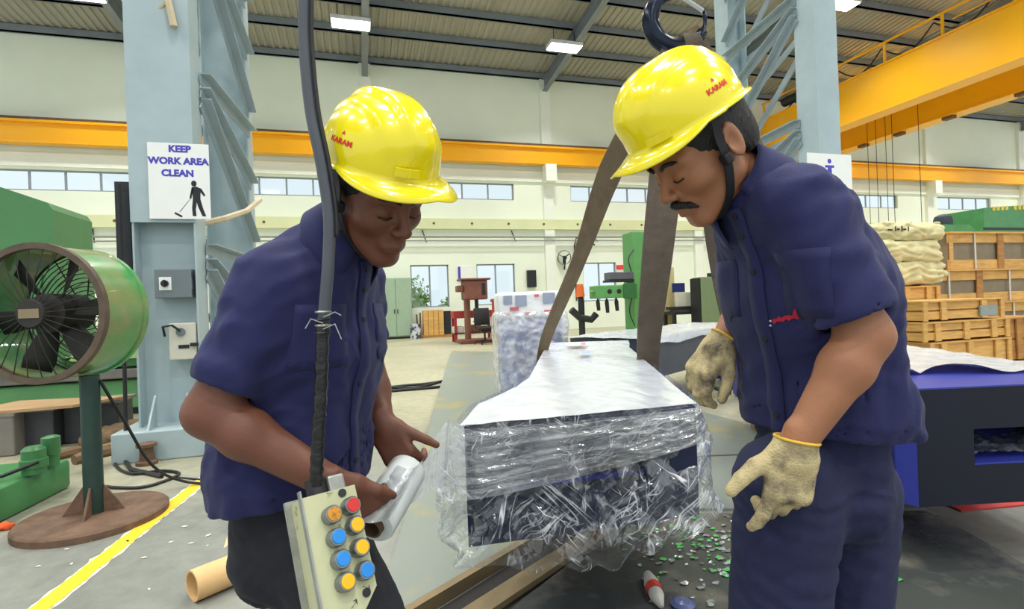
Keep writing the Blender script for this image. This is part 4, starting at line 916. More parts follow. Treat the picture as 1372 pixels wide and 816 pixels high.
for i, (u, lab) in enumerate(((1.15, 'rough timber block under the neck of the wrapped housing'), (3.2, 'rough timber block under the rear of the wrapped housing'))):
    tag(obj('timber_block', bbox(MB(), BO, bA, bB, u, u + .25, .2, .8, .05 if i else .05, ZB), M_timber), lab, 'timber block')
# ---- film material
def film_mat(name, white, gloss, rough=.1, bumpd=.35, layers=((.5, 4, 30), (-.6, 4, 26)), crease_glint=0.0, trl=.1, col=(.92, .95, .98), wvar=1.0):
    """thin plastic: transparent + whitish scatter + gloss; long stretched streaks give fold relief and white lines painted in as highlights on creases"""
    m = bpy.data.materials.new(name); m.use_nodes = True; nt = m.node_tree; N = nt.nodes; L = nt.links; N.remove(N['Principled BSDF']); out = N['Material Output']
    tc = N.new('ShaderNodeTexCoord'); hgt = None; cr_ = None
    for k, (ang, s1, s2) in enumerate(layers):
        mp = N.new('ShaderNodeMapping'); mp.inputs['Rotation'].default_value = (0, ang, .3 * k); L.new(tc.outputs['Object'], mp.inputs['Vector'])
        m2_ = N.new('ShaderNodeMapping'); m2_.inputs['Scale'].default_value = (s1, s1, s2); m2_.inputs['Location'].default_value = (k * 3.1, k * 1.7, 0); L.new(mp.outputs[0], m2_.inputs['Vector'])
        n = N.new('ShaderNodeTexNoise'); n.inputs['Scale'].default_value = 1.0; n.inputs['Detail'].default_value = 2.5; n.inputs['Roughness'].default_value = .5; n.inputs['Distortion'].default_value = .5; L.new(m2_.outputs[0], n.inputs['Vector'])
        if hgt is None: hgt = n.outputs['Fac']
        else:
            mm = N.new('ShaderNodeMath'); mm.operation = 'ADD'; L.new(hgt, mm.inputs[0]); L.new(n.outputs['Fac'], mm.inputs[1]); hgt = mm.outputs[0]
        if crease_glint:  # thin diffuse white streaks, painted highlights of the crumpled folds
            a1 = N.new('ShaderNodeMath'); a1.operation = 'SUBTRACT'; a1.inputs[1].default_value = .5; L.new(n.outputs['Fac'], a1.inputs[0])
            a2 = N.new('ShaderNodeMath'); a2.operation = 'ABSOLUTE'; L.new(a1.outputs[0], a2.inputs[0])
            mr0 = N.new('ShaderNodeMapRange'); mr0.inputs[1].default_value = 0; mr0.inputs[2].default_value = .022; mr0.inputs[3].default_value = crease_glint; mr0.inputs[4].default_value = 0; L.new(a2.outputs[0], mr0.inputs[0])
            nk = N.new('ShaderNodeTexNoise'); nk.inputs['Scale'].default_value = 5 + 3 * k; L.new(tc.outputs['Object'], nk.inputs['Vector'])
            mk_ = N.new('ShaderNodeMapRange'); mk_.inputs[1].default_value = .46; mk_.inputs[2].default_value = .62; L.new(nk.outputs['Fac'], mk_.inputs[0])
            mm = N.new('ShaderNodeMath'); mm.operation = 'MULTIPLY'; L.new(mr0.outputs[0], mm.inputs[0]); L.new(mk_.outputs[0], mm.inputs[1])
            if cr_ is None: cr_ = mm.outputs[0]
            else:
                mx = N.new('ShaderNodeMath'); mx.operation = 'MAXIMUM'; L.new(cr_, mx.inputs[0]); L.new(mm.outputs[0], mx.inputs[1]); cr_ = mx.outputs[0]
    bp = N.new('ShaderNodeBump'); bp.inputs['Strength'].default_value = bumpd; bp.inputs['Distance'].default_value = .02; L.new(hgt, bp.inputs['Height'])
    tr = N.new('ShaderNodeBsdfTransparent'); tr.inputs[0].default_value = (.97, .985, 1, 1)
    df = N.new('ShaderNodeBsdfDiffuse'); df.inputs[0].default_value = col + (1,); L.new(bp.outputs[0], df.inputs['Normal'])
    tl = N.new('ShaderNodeBsdfTranslucent'); tl.inputs[0].default_value = col + (1,)
    dm = N.new('ShaderNodeMixShader'); dm.inputs[0].default_value = trl; L.new(df.outputs[0], dm.inputs[1]); L.new(tl.outputs[0], dm.inputs[2])
    gl = N.new('ShaderNodeBsdfGlossy'); gl.inputs['Roughness'].default_value = rough; gl.inputs[0].default_value = (1, 1, 1, 1); L.new(bp.outputs[0], gl.inputs['Normal'])
    n3 = N.new('ShaderNodeTexNoise'); n3.inputs['Scale'].default_value = 6; n3.inputs['Detail'].default_value = 3; n3.inputs['Distortion'].default_value = 1.5; L.new(tc.outputs['Object'], n3.inputs['Vector'])
    mr = N.new('ShaderNodeMapRange'); mr.inputs[1].default_value = .35; mr.inputs[2].default_value = .7; mr.inputs[3].default_value = white * (1 - .5 * wvar); mr.inputs[4].default_value = min(1, white * (1 + .6 * wvar)); L.new(n3.outputs['Fac'], mr.inputs[0])
    fac = mr.outputs[0]
    if cr_ is not None:
        mx = N.new('ShaderNodeMath'); mx.operation = 'MAXIMUM'; L.new(fac, mx.inputs[0]); L.new(cr_, mx.inputs[1]); fac = mx.outputs[0]
    m1 = N.new('ShaderNodeMixShader'); L.new(fac, m1.inputs[0]); L.new(tr.outputs[0], m1.inputs[1]); L.new(dm.outputs[0], m1.inputs[2])
    lw = N.new('ShaderNodeLayerWeight'); lw.inputs['Blend'].default_value = .35; L.new(bp.outputs[0], lw.inputs['Normal'])
    mg = N.new('ShaderNodeMapRange'); mg.inputs[3].default_value = gloss * .45; mg.inputs[4].default_value = min(1, gloss * 2.2); L.new(lw.outputs['Facing'], mg.inputs[0])
    m2 = N.new('ShaderNodeMixShader'); L.new(mg.outputs[0], m2.inputs[0]); L.new(m1.outputs[0], m2.inputs[1]); L.new(gl.outputs[0], m2.inputs[2])
    L.new(m2.outputs[0], out.inputs[0]); MATS[name] = m; return m
F_clear = film_mat('film_clear', .03, .17, .05, .6, ((.55, 4, 26), (-.7, 3, 22), (1.4, 4, 16)), crease_glint=.8)
F_band = film_mat('film_band', .24, .30, .06, .6, ((.12, 3, 40), (-.25, 3, 30)), crease_glint=.85)
F_top = film_mat('film_top', .92, .35, .22, .35, ((1.57, 2, 9), (1.2, 2, 7)), trl=.0, col=(.74, .80, .90), wvar=.2)
F_tail = film_mat('film_tail', .85, .2, .12, .5, ((-.5, 2, 30), (-.6, 2, 20)), crease_glint=.95, trl=.5)
def crumple(s, t, seed, amp=1.0, n=9):
    rs = np.random.RandomState(seed); out = np.zeros_like(s)
    for i in range(n):
        th = rs.uniform(0, math.pi); f = rs.uniform(2.5, 16); ph = rs.rand()
        x = (s * math.cos(th) + t * math.sin(th)) * f + ph + .35 * np.sin(s * rs.uniform(3, 14) + t * rs.uniform(3, 14) + rs.rand() * 6)
        out += (np.abs(2 * (x - np.floor(x)) - 1) - .5) / f ** .8
    return out * amp
# wrap thing
wr = thing('plastic_wrap', 'crumpled clear plastic film draped over the housing and pulled from a roll', 'plastic film', B3(.2, .4, .3))
# top sheet: over the top of head and neck
NU, NV = 150, 60; pts = []
us = np.concatenate([np.linspace(-.012, .5, 60), np.linspace(.5, 3.32, 91)[1:]])
def vlim(u):
    l = np.interp(u, [0, .341, .5, .72, 1, 2.7, 2.95, 3.3], [0, 0, .05, .11, .15, .17, .1, .1]); r = np.interp(u, [0, .341, 2.6, 2.9, 3.3], [.77, .77, .82, .86, .9]); return l, r
for u in us:
    l, r = vlim(max(u, 0)); vv = np.linspace(l - .012, r + .012, NV)
    zz = ZT + .006 + .25 * np.abs(crumple(np.full(NV, u) * .3, vv * .6, 5, .045, 4))
    for v, z in zip(vv, zz): pts.append(B3(u, v, z))
o = obj('top_sheet', MB().grid(pts, len(us), NV), F_top, wr, True, recalc=False)
# skirt: perimeter path left side -> front -> right side
path = [(1.5, .13), (1.0, .13), (.7, .09), (.5, .03), (.3, -.02), (.05, -.02), (-.02, .04), (-.025, .2), (-.025, .4), (-.025, .6), (-.02, .74), (.05, .79), (.3, .79), (.8, .8), (1.6, .82)]
pp = np.array(path); seg = np.concatenate([[0], np.cumsum(np.linalg.norm(np.diff(pp, axis=0), axis=1))]); NS, NT = 300, 90
ss = np.linspace(0, seg[-1], NS); pu = np.interp(ss, seg, pp[:, 0]); pv = np.interp(ss, seg, pp[:, 1])
for _ in range(6): pu[1:-1] = (pu[:-2] + pu[1:-1] * 2 + pu[2:]) / 4; pv[1:-1] = (pv[:-2] + pv[1:-1] * 2 + pv[2:]) / 4
du = np.gradient(pu); dv_ = np.gradient(pv); nl = np.hypot(du, dv_); nu_, nv_ = -dv_ / nl, du / nl      # outward candidate
cu, cv = .5, .4
sgn = np.where((pu - cu) * nu_ + (pv - cv) * nv_ < 0, -1, 1); nu_, nv_ = nu_ * sgn, nv_ * sgn
s_front0 = np.interp(5, range(len(path)), seg); s_front1 = np.interp(11, range(len(path)), seg)
fr = np.clip((ss - s_front0) / (s_front1 - s_front0), 0, 1)
drop = np.interp(ss, [0, s_front0 - .5, s_front0 - .1, s_front0 + .25 * (s_front1 - s_front0), s_front0 + .55 * (s_front1 - s_front0), s_front0 + .66 * (s_front1 - s_front0), s_front1, s_front1 + .3, seg[-1]], [.36, .40, .40, .47, .51, .49, .43, .40, .3])
drop = drop + .012 * np.sin(ss * 23) + .01 * np.sin(ss * 51 + 1)
pts = []
T = np.linspace(0, 1, NT)
for t in T:
    low = np.clip((t * drop - (ZT - ZB)) / .14, 0, 1); bulge = .012 + .03 * np.sin(np.pi * np.clip(t, 0, 1)) * (.5 + .5 * np.sin(ss * 5 + 1)) + .035 * t ** 2 - .03 * low ** 2
    side = np.where((fr <= 0) | (fr >= 1), 1.0, .35); bulge = bulge * (0.6 + .7 * side)
    cr_ = crumple(ss * .8, np.full(NS, t * .4), 21, .10, 6) * min(1, t * 5) + crumple(ss * 1.6, np.full(NS, t * .8), 4, .02, 5) * min(1, t * 4)
    off = np.maximum(bulge + cr_ * (.4 + .8 * t), .004)
    zz = ZT + .012 - t * drop + .015 * crumple(ss, np.full(NS, t), 8, 1.0) * t
    for k in range(NS): pts.append(B3(pu[k] + nu_[k] * off[k], pv[k] + nv_[k] * off[k], zz[k]))
o = obj('skirt', MB().grid(pts, NT, NS), F_clear, wr, True, recalc=False)
# band pulled across the front from the roll
R1 = P(500, 703, 1.06); R2 = P(546, 630, 1.21)
NSb, NTb = 140, 36; pts = []
rad = .045; nroll = -F_ * .75 + u_ * .5 - r_ * .45; nroll /= np.linalg.norm(nroll)
for j in range(NTb):
    tt = j / (NTb - 1)
    a0 = R2 + (R1 - R2) * (tt * 1.0 - .02) + nroll * (rad + .003); a1_ = R2 + (R1 - R2) * (tt * .98) + (nroll * .3 + r_ * .75 + u_ * .3 - F_ * .5) * (rad + .012)
    zt = np.interp(tt, [0, 1], [ZT + .005, ZT - .21]); zr = np.interp(tt, [0, 1], [ZT + .004, ZT - .125])
    p0 = B3(.10, -.07 - .02 * tt, zt); p1 = B3(-.065, .02, zt - .0); p2 = B3(-.075, .40, (zt + zr) / 2 - .005); p3 = B3(-.07, .74, zr); p4 = B3(.04, .80, zr + .004)
    sp_ = spline([a0, a1_, p0, p1, p2, p3, p4], 23)
    for i in range(NSb - 1 if len(sp_) < NSb else NSb):
        pts.append(sp_[min(i, len(sp_) - 1)])
nsb = len(pts) // NTb
arr = np.array(pts).reshape(NTb, nsb, 3)
ii = np.linspace(0, 1, nsb)[None, :]; jj = np.linspace(0, 1, NTb)[:, None]
pl = np.abs(np.sin(jj * 8 + 4 * ii + 1.5 * np.sin(ii * 5) + .8 * np.sin(jj * 23 + ii * 9))) * .014 * (0.35 + ii * .8) + crumple(ii * 1.6 + 0 * jj, jj * .5 + 0 * ii, 31, .03) * ii
arr[:, :, 2] += .5 * pl; arr = arr - bA * (pl * .9)[..., None]
cutn = int(nsb * 2.0 / 6.0)
mbt = MB().grid(arr[:, :cutn + 1].reshape(-1, 3).tolist(), NTb, cutn + 1); obj('pulled_tail', mbt, F_tail, wr, True, recalc=False)
mbb = MB().grid(arr[:, cutn:].reshape(-1, 3).tolist(), NTb, nsb - cutn); obj('wrap_band', mbb, F_band, wr, True, recalc=False)
# film roll in the hands
rl = thing('film_roll', 'white roll of stretch film held by the man at the crane pendant', 'film roll', tuple(R1))
dr = Vector(R2 - R1).normalized(); L_ = (R2 - R1); x = dr.orthogonal().normalized(); AXR = Matrix((x, dr.cross(x), dr)).transposed(); Ln = np.linalg.norm(L_)
obj('film', MB().lathe([(.024, 0), (rad - .002, 0), (rad, .004), (rad, Ln - .004), (rad - .002, Ln), (.024, Ln), (.024, 0)], R1, 36, AXR, cap=False), mat('film_roll_white', 'DCE3E2', .25, var=.05, coat=.5), rl, 40)
obj('core', MB().lathe([(.019, -.012), (.0235, -.012), (.0235, Ln + .012), (.019, Ln + .012), (.019, -.012)], R1, 24, AXR, cap=False), mat('core_brown', '5B4634', .8), rl, 40)
# label print strips seen on top film
M_redprint = mat('red_print', 'E0868A', .6); M_greyprint = mat('grey_print', '9FB2D0', .6)
lw_ = obj('shipping_label', MB().add([B3(u, v, ZT + .035) for u, v in ((2.55, .34), (2.55, .50), (2.9, .52), (2.9, .33))], [(0, 1, 2, 3)]), mat('label_paper', 'F4E6E2', .6), wr)
obj('label_bar', MB().add([B3(u, v, ZT + .037) for u, v in ((2.6, .45), (2.6, .49), (2.85, .50), (2.85, .46))], [(0, 1, 2, 3)]), M_redprint, lw_)
obj('print_mark', MB().add([B3(u, v, ZT + .035) for u, v in ((1.85, .42), (1.85, .5), (2.05, .5), (2.05, .42))], [(0, 1, 2, 3)]), M_greyprint, wr)
# ---- wrapped bundle behind left
bu = thing('wrapped_bundle', 'tall film-wrapped bundle with a red and white printed top behind the housing', 'bundle', (2.0, 5.95, 0))
def blobby(c, half, r, seed, amp, R=None):
    def f(p):
        return s_box(p, c, half, r, R) + amp * snoise((p - np.asarray(c)) * 9, seed) + amp * .5 * np.abs(snoise((p - np.asarray(c)) * 22, seed + 1))
    hh = float(np.max(half)) + .1
    h3 = np.array([max(half[0], half[1]) * 1.45 + .06] * 2 + [half[2] + .06])
    return mb_from(sdf_mesh(f, np.array(c) - h3, np.array(c) + h3, .014))
Rb = np.array([[math.cos(-.18), math.sin(-.18), 0], [-math.sin(-.18), math.cos(-.18), 0], [0, 0, 1]])
bx0 = WY(672, 400, 5.6)[0]; bx1 = WY(765, 400, 5.6)[0]; bc_ = np.array([(bx0 + bx1) / 2, 5.95, 0])
obj('skid', MB().box((bc_[0], bc_[1], .095), (.62, .56, .09), rotz(-.18)), M_timber, bu)
obj('body', blobby(bc_ + Z_ * .565, (.36, .31, .42), .05, 3, .008, Rb), mat('bundle_blue', '4A55A0', .4, color2='B9C8E4', thr=(.30, .70), scale=1.1), bu, True)
ptop = obj('printed_top', blobby(bc_ + Z_ * 1.14, (.38, .33, .15), .04, 5, .007, Rb), mat('bundle_white', 'EEF0F2', .4, var=.03), bu, True)
F_bun = film_mat('film_bundle', .5, .28, .1, .3, ((.5, 3, 8), (-.6, 2, 7)), crease_glint=.3)
obj('film', blobby(bc_ + Z_ * .60, (.42, .37, .47), .06, 9, .014, Rb), F_bun, bu, True)
M_pr = mat('print_red', 'CF6A72', .6); M_pg = mat('print_grey', '98A2B6', .6)
e1b, e2b = np.array([Rb[0][0], Rb[0][1], 0]), np.array([-Rb[1][0], -Rb[1][1], 0])
for k, (x, z, w_, h_, m_) in enumerate([(-.27, 1.20, .1, .1, 'g'), (-.12, 1.19, .13, .12, 'g'), (.2, 1.21, .14, .12, 'g'), (.06, 1.24, .05, .03, 'r'), (-.2, 1.10, .1, .04, 'r'), (-.02, 1.04, .14, .03, 'r'), (.2, 1.06, .12, .03, 'r'), (-.28, 1.03, .08, .03, 'r')]):
    c = bc_ + e1b * x + e2b * .345 + Z_ * z; obj('printed_patch', MB().box(c, (w_, .004, h_), Matrix((Vector(e1b), Vector(e2b), Vector((0, 0, 1)))).transposed()), M_pr if m_ == 'r' else M_pg, ptop)
# ---- rear housing lying across behind
r0 = B3(3.5, 1.05, 0); r1 = B3(5.35, 2.45, 0); e1 = (r1 - r0) / np.linalg.norm(r1 - r0); e2 = np.array([-e1[1], e1[0], 0]); LR = np.linalg.norm(r1 - r0)
rh = thing('rear_housing', 'grey wrapped steel housing lying across the floor behind the first one', 'machine part', r0 + e1 * 1.2 + Z_ * .39)
M_greyst = mat('slate_steel', '4C525E', .45, var=.12, scale=5)
obj('beam', bbox(MB(), r0, e1, e2, -.05, LR + .35, 0, .8, .36, .77), M_greyst, rh)
obj('end_post', bbox(MB(), r0, e1, e2, LR + .352, LR + .6, 0, .35, .02, .77), M_blue, rh)
pts = []
for u in np.linspace(-.1, LR + .62, 60):
    for k, (v, z) in enumerate([(-.03, .70), (-.028, .74), (-.01, .782)] + [(v, .785) for v in np.linspace(.05, .85, 9)]):
        pts.append(r0 + e1 * u + e2 * v + Z_ * (z + .014 * math.sin(u * 6 + k) * (1 if k < 2 else .1) + .004 * math.sin(u * 15 + 2 * k)))
obj('film', MB().grid(pts, 60, 12), F_top, rh, True, recalc=False)
tag(obj('timber_block', bbox(MB(), r0, e1, e2, .4, .7, .2, .7, .05, .36), M_timber), 'rough timber block under the grey rear housing', 'timber block')
for i, (a, b, l) in enumerate((((958, 521), (978, 529), 'thin steel rod on the floor by the rear housing'), ((968, 518), (988, 523), 'second thin steel rod lying behind the first rod'), ((988, 530), (1015, 540), 'thick brown steel rod on the pale floor by the strap'))):
    r2 = .02 if i < 2 else .045; A = G(*a) + Z_ * r2; Bq = G(*b) + Z_ * r2; tag(obj('steel_rod', MB().cyl(A, Bq, r2, 12), M_rust if i == 2 else M_greyst, smooth=40), l, 'rod')
# ---- right housing
QO = G(1226, 523, .75); QO[2] = 0
qA = np.array([math.sin(math.radians(24)), math.cos(math.radians(24)), 0]); qB = np.array([qA[1], -qA[0], 0])
qB = np.array([math.cos(math.radians(-14)), math.sin(math.radians(-14)), 0]); 
rt = thing('blue_housing', 'dark navy steel housing with a window, partly unwrapped, right of the gloved man', 'machine part', QO + qA * 1.0 + qB * .4 + Z_ * .29)
def Q(mb, *a): return bbox(mb, QO, qA, qB, *a)
zt, zb = .75, .285; W0, W1 = .235, .75; wz0, wz1 = .44, .585; VW = .9
q = MB(); 
Q(q, 0, .42, 0, VW, wz1, zt); Q(q, 0, .42, 0, VW, zb, wz0); Q(q, 0, .42, 0, W0, wz0, wz1); Q(q, 0, .42, W1, VW, wz0, wz1)
M_navy2 = mat('navy_paint_dark', '0F1424', .5, var=.15, scale=4, spec=.3)
obj('window_frame_front', q, M_navy2, rt)
M_bluetop = mat('blue_paint_top', '2F3996', .4, var=.06, scale=3)
obj('rear_body', Q(MB(), .421, 2.6, 0, VW, zb, zt), M_bluetop, rt)
obj('top_plate', Q(MB(), .0, .42, .0, VW, zt, zt + .006), M_bluetop, rt)
ck = MB().add([QO + qA * .02 + Z_ * zb, QO + Z_ * zb + qB * .001, QO + Z_ * zt, QO + qA * .07 - qB * .05 + Z_ * zt, QO + qA * .07 - qB * .05 + Z_ * zb, QO + qA * .4 - qB * .05 + Z_ * zb, QO + qA * .4 - qB * .05 + Z_ * zt, QO + qA * .4 + Z_ * zt, QO + qA * .4 + Z_ * zb], [(1, 4, 3, 2), (4, 5, 6, 3), (2, 3, 6, 7), (1, 8, 5, 4), (5, 8, 7, 6)])
obj('chamfer_cheek', ck, M_bluetop, rt)
obj('window_floor', Q(MB(), .005, .415, W0, W1, wz0, wz0 + .006), M_bluetop, rt)
brk = MB(); Q(brk, .1, .16, -.16, -.055, .3, .62); bk = obj('side_bracket', brk, mat('bracket_olive', '5C5A3C', .6, var=.2), rt)
obj('bolt', MB().cyl(QO + qA * .085 - qB * .11 + Z_ * .36, QO + qA * .1 - qB * .11 + Z_ * .36, .014, 10), M_black, bk)
tag(obj('timber_block', Q(MB(), 1.2, 1.45, .1, .8, .013, zb), M_timber), 'rough timber block under the dark navy housing', 'timber block')
tag(obj('timber_block', Q(MB(), 2.2, 2.45, .1, .8, .013, zb), M_timber), 'second timber block under the far end of the dark navy housing', 'timber block')
# film over it
pts = []; us = np.linspace(.30, 2.62, 70); nv2 = 40
for i, u in enumerate(us):
    for v in np.linspace(-.07, VW + .03, nv2):
        fold = max(0, 1 - (u - .30) / .25)
        uu = u + .1 * math.sin(v * 7) * fold - (.28 * max(0, .5 - v) if i < 12 else 0) * fold + .22 * max(0, v - .45) * fold
        z = zt + .012 + abs(float(crumple(np.array([u * .5]), np.array([v * .7]), 12, .03, 5)[0])) + .04 * fold * abs(math.sin(v * 9 + 1)) * (1 if .1 < v < .6 else .3)
        pts.append(QO + qA * uu + qB * v + Z_ * z)
tag(obj('film_sheet', MB().grid(pts, 70, nv2), F_top, None, True, recalc=False), 'white plastic film folded back over the dark navy housing', 'plastic film')
pts = []
for i, u in enumerate(np.linspace(.06, .40, 30)):
    for v in np.linspace(W0 + .03, W1 - .01, 40): pts.append(QO + qA * u + qB * v + Z_ * (wz0 + .012 + .02 * (1 - .5 * abs(u - .2) / .2) + .03 * abs(float(crumple(np.array([u * 2]), np.array([v * 2]), 14, 1.2)[0]))))
tag(obj('film_scrap', MB().grid(pts, 30, 40), film_mat('film_scrap', .35, .4, .15, .8, ((.3, 9, 20), (1.2, 9, 30)), crease_glint=.5), None, True, recalc=False), 'crumpled grey film lying inside the window of the navy housing', 'plastic film')
a = G(1288, 686); b = G(1392, 676); 
tag(obj('red_tarpaulin', MB().add([a + Z_ * .008, a + np.array([.05, .22, .008]), b + np.array([.1, .3, .008]), b + Z_ * .008], [(0, 1, 2, 3)]).add([a + Z_ * .002, b + Z_ * .002, b + Z_ * .008, a + Z_ * .008], [(0, 1, 2, 3)]), mat('tarp_red', 'D8352E', .5)), 'flat red sheet on the floor under the navy housing', 'sheet')
tag(obj('blue_bag', mb_from(sdf_mesh(lambda p: s_box(p, (a + b) / 2 + np.array([.16, .18, .04]), (.22, .09, .03), .02) + .006 * snoise(p * 25, 3), (a + b) / 2 + np.array([-.15, -.05, -.0]), (a + b) / 2 + np.array([.5, .4, .1]), .012)), mat('bag_blue', '2F5BD0', .4), smooth=True), 'crumpled bright blue bag on the red sheet', 'bag')
# ---- slings and hook
M_sling = mat('sling_webbing', '6A5B45', .85, var=.2, scale=12, bump=.4, bscale=160, stretch=(1, 1, .3))
M_sling2 = mat('sling_webbing_dark', '574C40', .85, var=.2, scale=12, bump=.4, bscale=160)
HD = 3.15
hk = P(908, 27, HD); hr_ = .165
def ribbon(pts, ws, th=.014, tw=None):
    """flat strap facing roughly the viewing side; tw = twist angles"""
    pts = spline(pts, 10); n = len(pts); w = np.interp(np.linspace(0, 1, n), np.linspace(0, 1, len(ws)), ws); tw = np.zeros(n) if tw is None else np.interp(np.linspace(0, 1, n), np.linspace(0, 1, len(tw)), tw)
    mb = MB()
    for i, p in enumerate(pts):
        d = pts[min(i + 1, n - 1)] - pts[max(i - 1, 0)]; d /= np.linalg.norm(d); s = np.cross(d, F_); s /= np.linalg.norm(s); f = np.cross(s, d)
        c, si = math.cos(tw[i]), math.sin(tw[i]); s2 = s * c + f * si; f2 = f * c - s * si
        for a, b in ((-1, -1), (1, -1), (1, 1), (-1, 1)): mb.v.append(tuple(p + s2 * a * w[i] / 2 + f2 * b * th / 2))
    mb.f = [(4 * i + k, 4 * i + (k + 1) % 4, 4 * i + 4 + (k + 1) % 4, 4 * i + 4 + k) for i in range(n - 1) for k in range(4)] + [(3, 2, 1, 0), (4 * n - 4, 4 * n - 3, 4 * n - 2, 4 * n - 1)]
    return mb
hkb = hk - Z_ * hr_
sA = [hk + R0_ * -.055 - Z_ * .1, hk + R0_ * -.08 - Z_ * .25, P(820, 225, 3.45), P(775, 350, 3.8), B3(2.55, .155, ZT + .03), B3(2.55, .14, ZB - .02)]
o = obj('lifting_sling', ribbon(sA, [.07, .12, .165, .12, .085, .085], tw=[0, 0, .1, .5, .3, 0]), M_sling); tag(o, 'frayed brown webbing sling running from the hook to the left edge of the housing', 'sling')
sB = [hk + R0_ * .0 - Z_ * .1, hk - Z_ * .25, P(893, 230, 3.12), P(880, 350, 3.12), B3(1.72, .84, ZT + .03), B3(1.72, .845, ZB - .02)]
o = obj('lifting_sling', ribbon(sB, [.1, .15, .2, .19, .14, .13], tw=[0, 0, 0, .2, .1, 0]), M_sling2); tag(o, 'broad dark webbing sling dropping from the hook to the right edge of the housing', 'sling')
sC = [hk + R0_ * .06 - Z_ * .07, hk + R0_ * .11 - Z_ * .25, P(948, 240, 3.7), P(968, 390, 4.6), G(1000, 526, .05)]
o = obj('lifting_sling', ribbon(sC, [.07, .12, .15, .14, .14]), M_sling2); tag(o, 'slack brown webbing sling passing behind the gloved man to the rear housing', 'sling')
sD = [hk + R0_ * .085 - Z_ * .05, hk + R0_ * .15 - Z_ * .2, P(1003, 180, 3.3), P(1080, 340, 3.5), P(1150, 490, 3.7)]
o = obj('lifting_sling', ribbon(sD, [.07, .1, .1, .1, .1]), M_sling); tag(o, 'thin brown webbing sling hanging close behind the neck of the gloved man', 'sling')
hkT = thing('crane_hook', 'dark forged crane hook with a yellow block above the slings', 'hook', tuple(hk - Z_ * .2))
hp = []; hrad = []
for i, q in enumerate(np.linspace(math.radians(80), math.radians(375), 34)):
    hp.append(hk + R0_ * (math.cos(q) * hr_) + Z_ * (math.sin(q) * hr_)); hrad.append(.03 + .024 * math.sin(math.pi * min(1, i / 30)) + (-.018 if i > 28 else 0))
hp = [hk + R0_ * .075 + Z_ * .36, hk + R0_ * .06 + Z_ * .25] + hp; hrad = [.04, .045] + hrad
obj('hook', MB().tube(hp, hrad, 14), mat('hook_steel', '232A38', .22, metal=.7, var=.3, scale=12), hkT, True)
obj('block', MB().lathe([(.03, .28), (.1, .29), (.14, .34), (.14, .9), (.1, .95)], hk + R0_ * .09, 24), M_yellow, hkT, 35)
for s in (-1, 1): obj('rope', MB().cyl(hk + R0_ * (.09 + .07 * s) + Z_ * .9, hk + R0_ * (.09 + .07 * s) + Z_ * 8.6, .01, 6), M_dark, hkT)
obj('latch', MB().bar(hk + R0_ * .155 + Z_ * .05, hk + R0_ * .03 + Z_ * .14, .03, .01), mat('latch_steel', 'B5BAC0', .3, metal=.8), hkT)
# ---- pendant control
rV, uV, fV = Vector(r_), Vector(u_), Vector(F_)
xw = (rV * .707 + fV * .707).normalized(); zw = (rV * -.35 + uV * .92 + fV * .30); zw = (zw - xw * zw.dot(xw)).normalized(); nw = zw.cross(xw).normalized()
if nw.dot(fV) > 0: nw = -nw
pc = Vector(P(457, 738, .85)); MP = Matrix((xw, -nw, zw)).transposed()      # columns: right, back, up
KP = .895; PWd, PHt, PDp = .105, .215, .052
def L3(x, y, z): return pc + (xw * x - nw * y + zw * z) * KP       # y > 0 goes behind the face
pdn = thing('pendant_control', 'worn cream crane pendant control box hanging from a black cable', 'crane control', tuple(L3(0, .02, -PHt / 2)))
M_cream = mat('pendant_cream', 'BDBE97', .5, color2='6E6A4E', thr=(.66, .72), scale=28, bump=.08)
M_alu = mat('scuffed_aluminium', '9EA09A', .4, metal=.6, var=.2, scale=20)
hw, hh = PWd / 2, PHt / 2
prof = [(-hw, -hh - .01), (hw - .035, -hh - .005), (hw, -hh + .03), (hw, hh), (-hw, hh)]
bm_ = MB().extrude([L3(x, 0, z) for x, z in prof], -nw * PDp); obj('case', bm_, M_cream, pdn)
fl_ = MB().extrude([L3(x * 1.14 - .003, PDp, z * 1.05) for x, z in prof], -nw * .008); obj('back_flange', fl_, M_alu, pdn)
obj('edge_wear', MB().box(L3(-hw - .0005, .004, 0), (.003, .010, PHt), MP), M_alu, pdn)
M_btn = {'r': mat('button_red', 'D3322B', .35), 'y': mat('button_yellow', 'F0B90E', .35), 'b': mat('button_blue', '1F86D8', .35), 'o': mat('button_amber', 'CF8A1C', .5, color2='8A6A20', thr=(.5, .6), scale=60)}
M_ring = mat('button_ring', '8E9294', .3, metal=.8, var=.2)
lcol = [('o', .064), ('b', .024), ('b', -.014), ('y', -.052)]; rcol = [('r', .070), ('y', .034), ('y', -.006), ('b', -.046)]
for cx_, colr in ((-.008, lcol), (.031, rcol)):
    for k, z in colr:
        p = L3(cx_, 0, z + .0)
        bt = obj('push_button', MB().lathe([(a_ * KP, b_ * KP) for a_, b_ in [(.0165, 0), (.0165, .018), (.0145, .021), (.0125, .021)]], p, 20, Matrix((xw, zw, nw)).transposed(), cap=True), M_ring, pdn, 35)
        obj('cap', MB().lathe([(a_ * KP, b_ * KP) for a_, b_ in [(.0125, .0), (.0125, .0225), (.0115, .0235)]], p, 20, Matrix((xw, zw, nw)).transposed()), M_btn[k], bt, 35)
for x, z in ((.024, .098), (.03, -.082)): obj('screw', MB().cyl(L3(x, -.003, z), L3(x, 0, z), .007, 10), M_dark, pdn)
arw = MB()
for x, z, sg_ in ((.03, -.074, 1), (.002, -.092, -1)): arw.add([L3(x + a * .001, -.0006, z + b * .001 * sg_) for a, b in ((-5, 4), (-4, 5), (5, -3), (6, -5), (1, -5), (1, -6), (8, -7), (8, 2), (7, 2), (6, -2), (4, -1))], [tuple(range(11))])
obj('arrow_marks', arw, M_blackink, pdn, recalc=False)
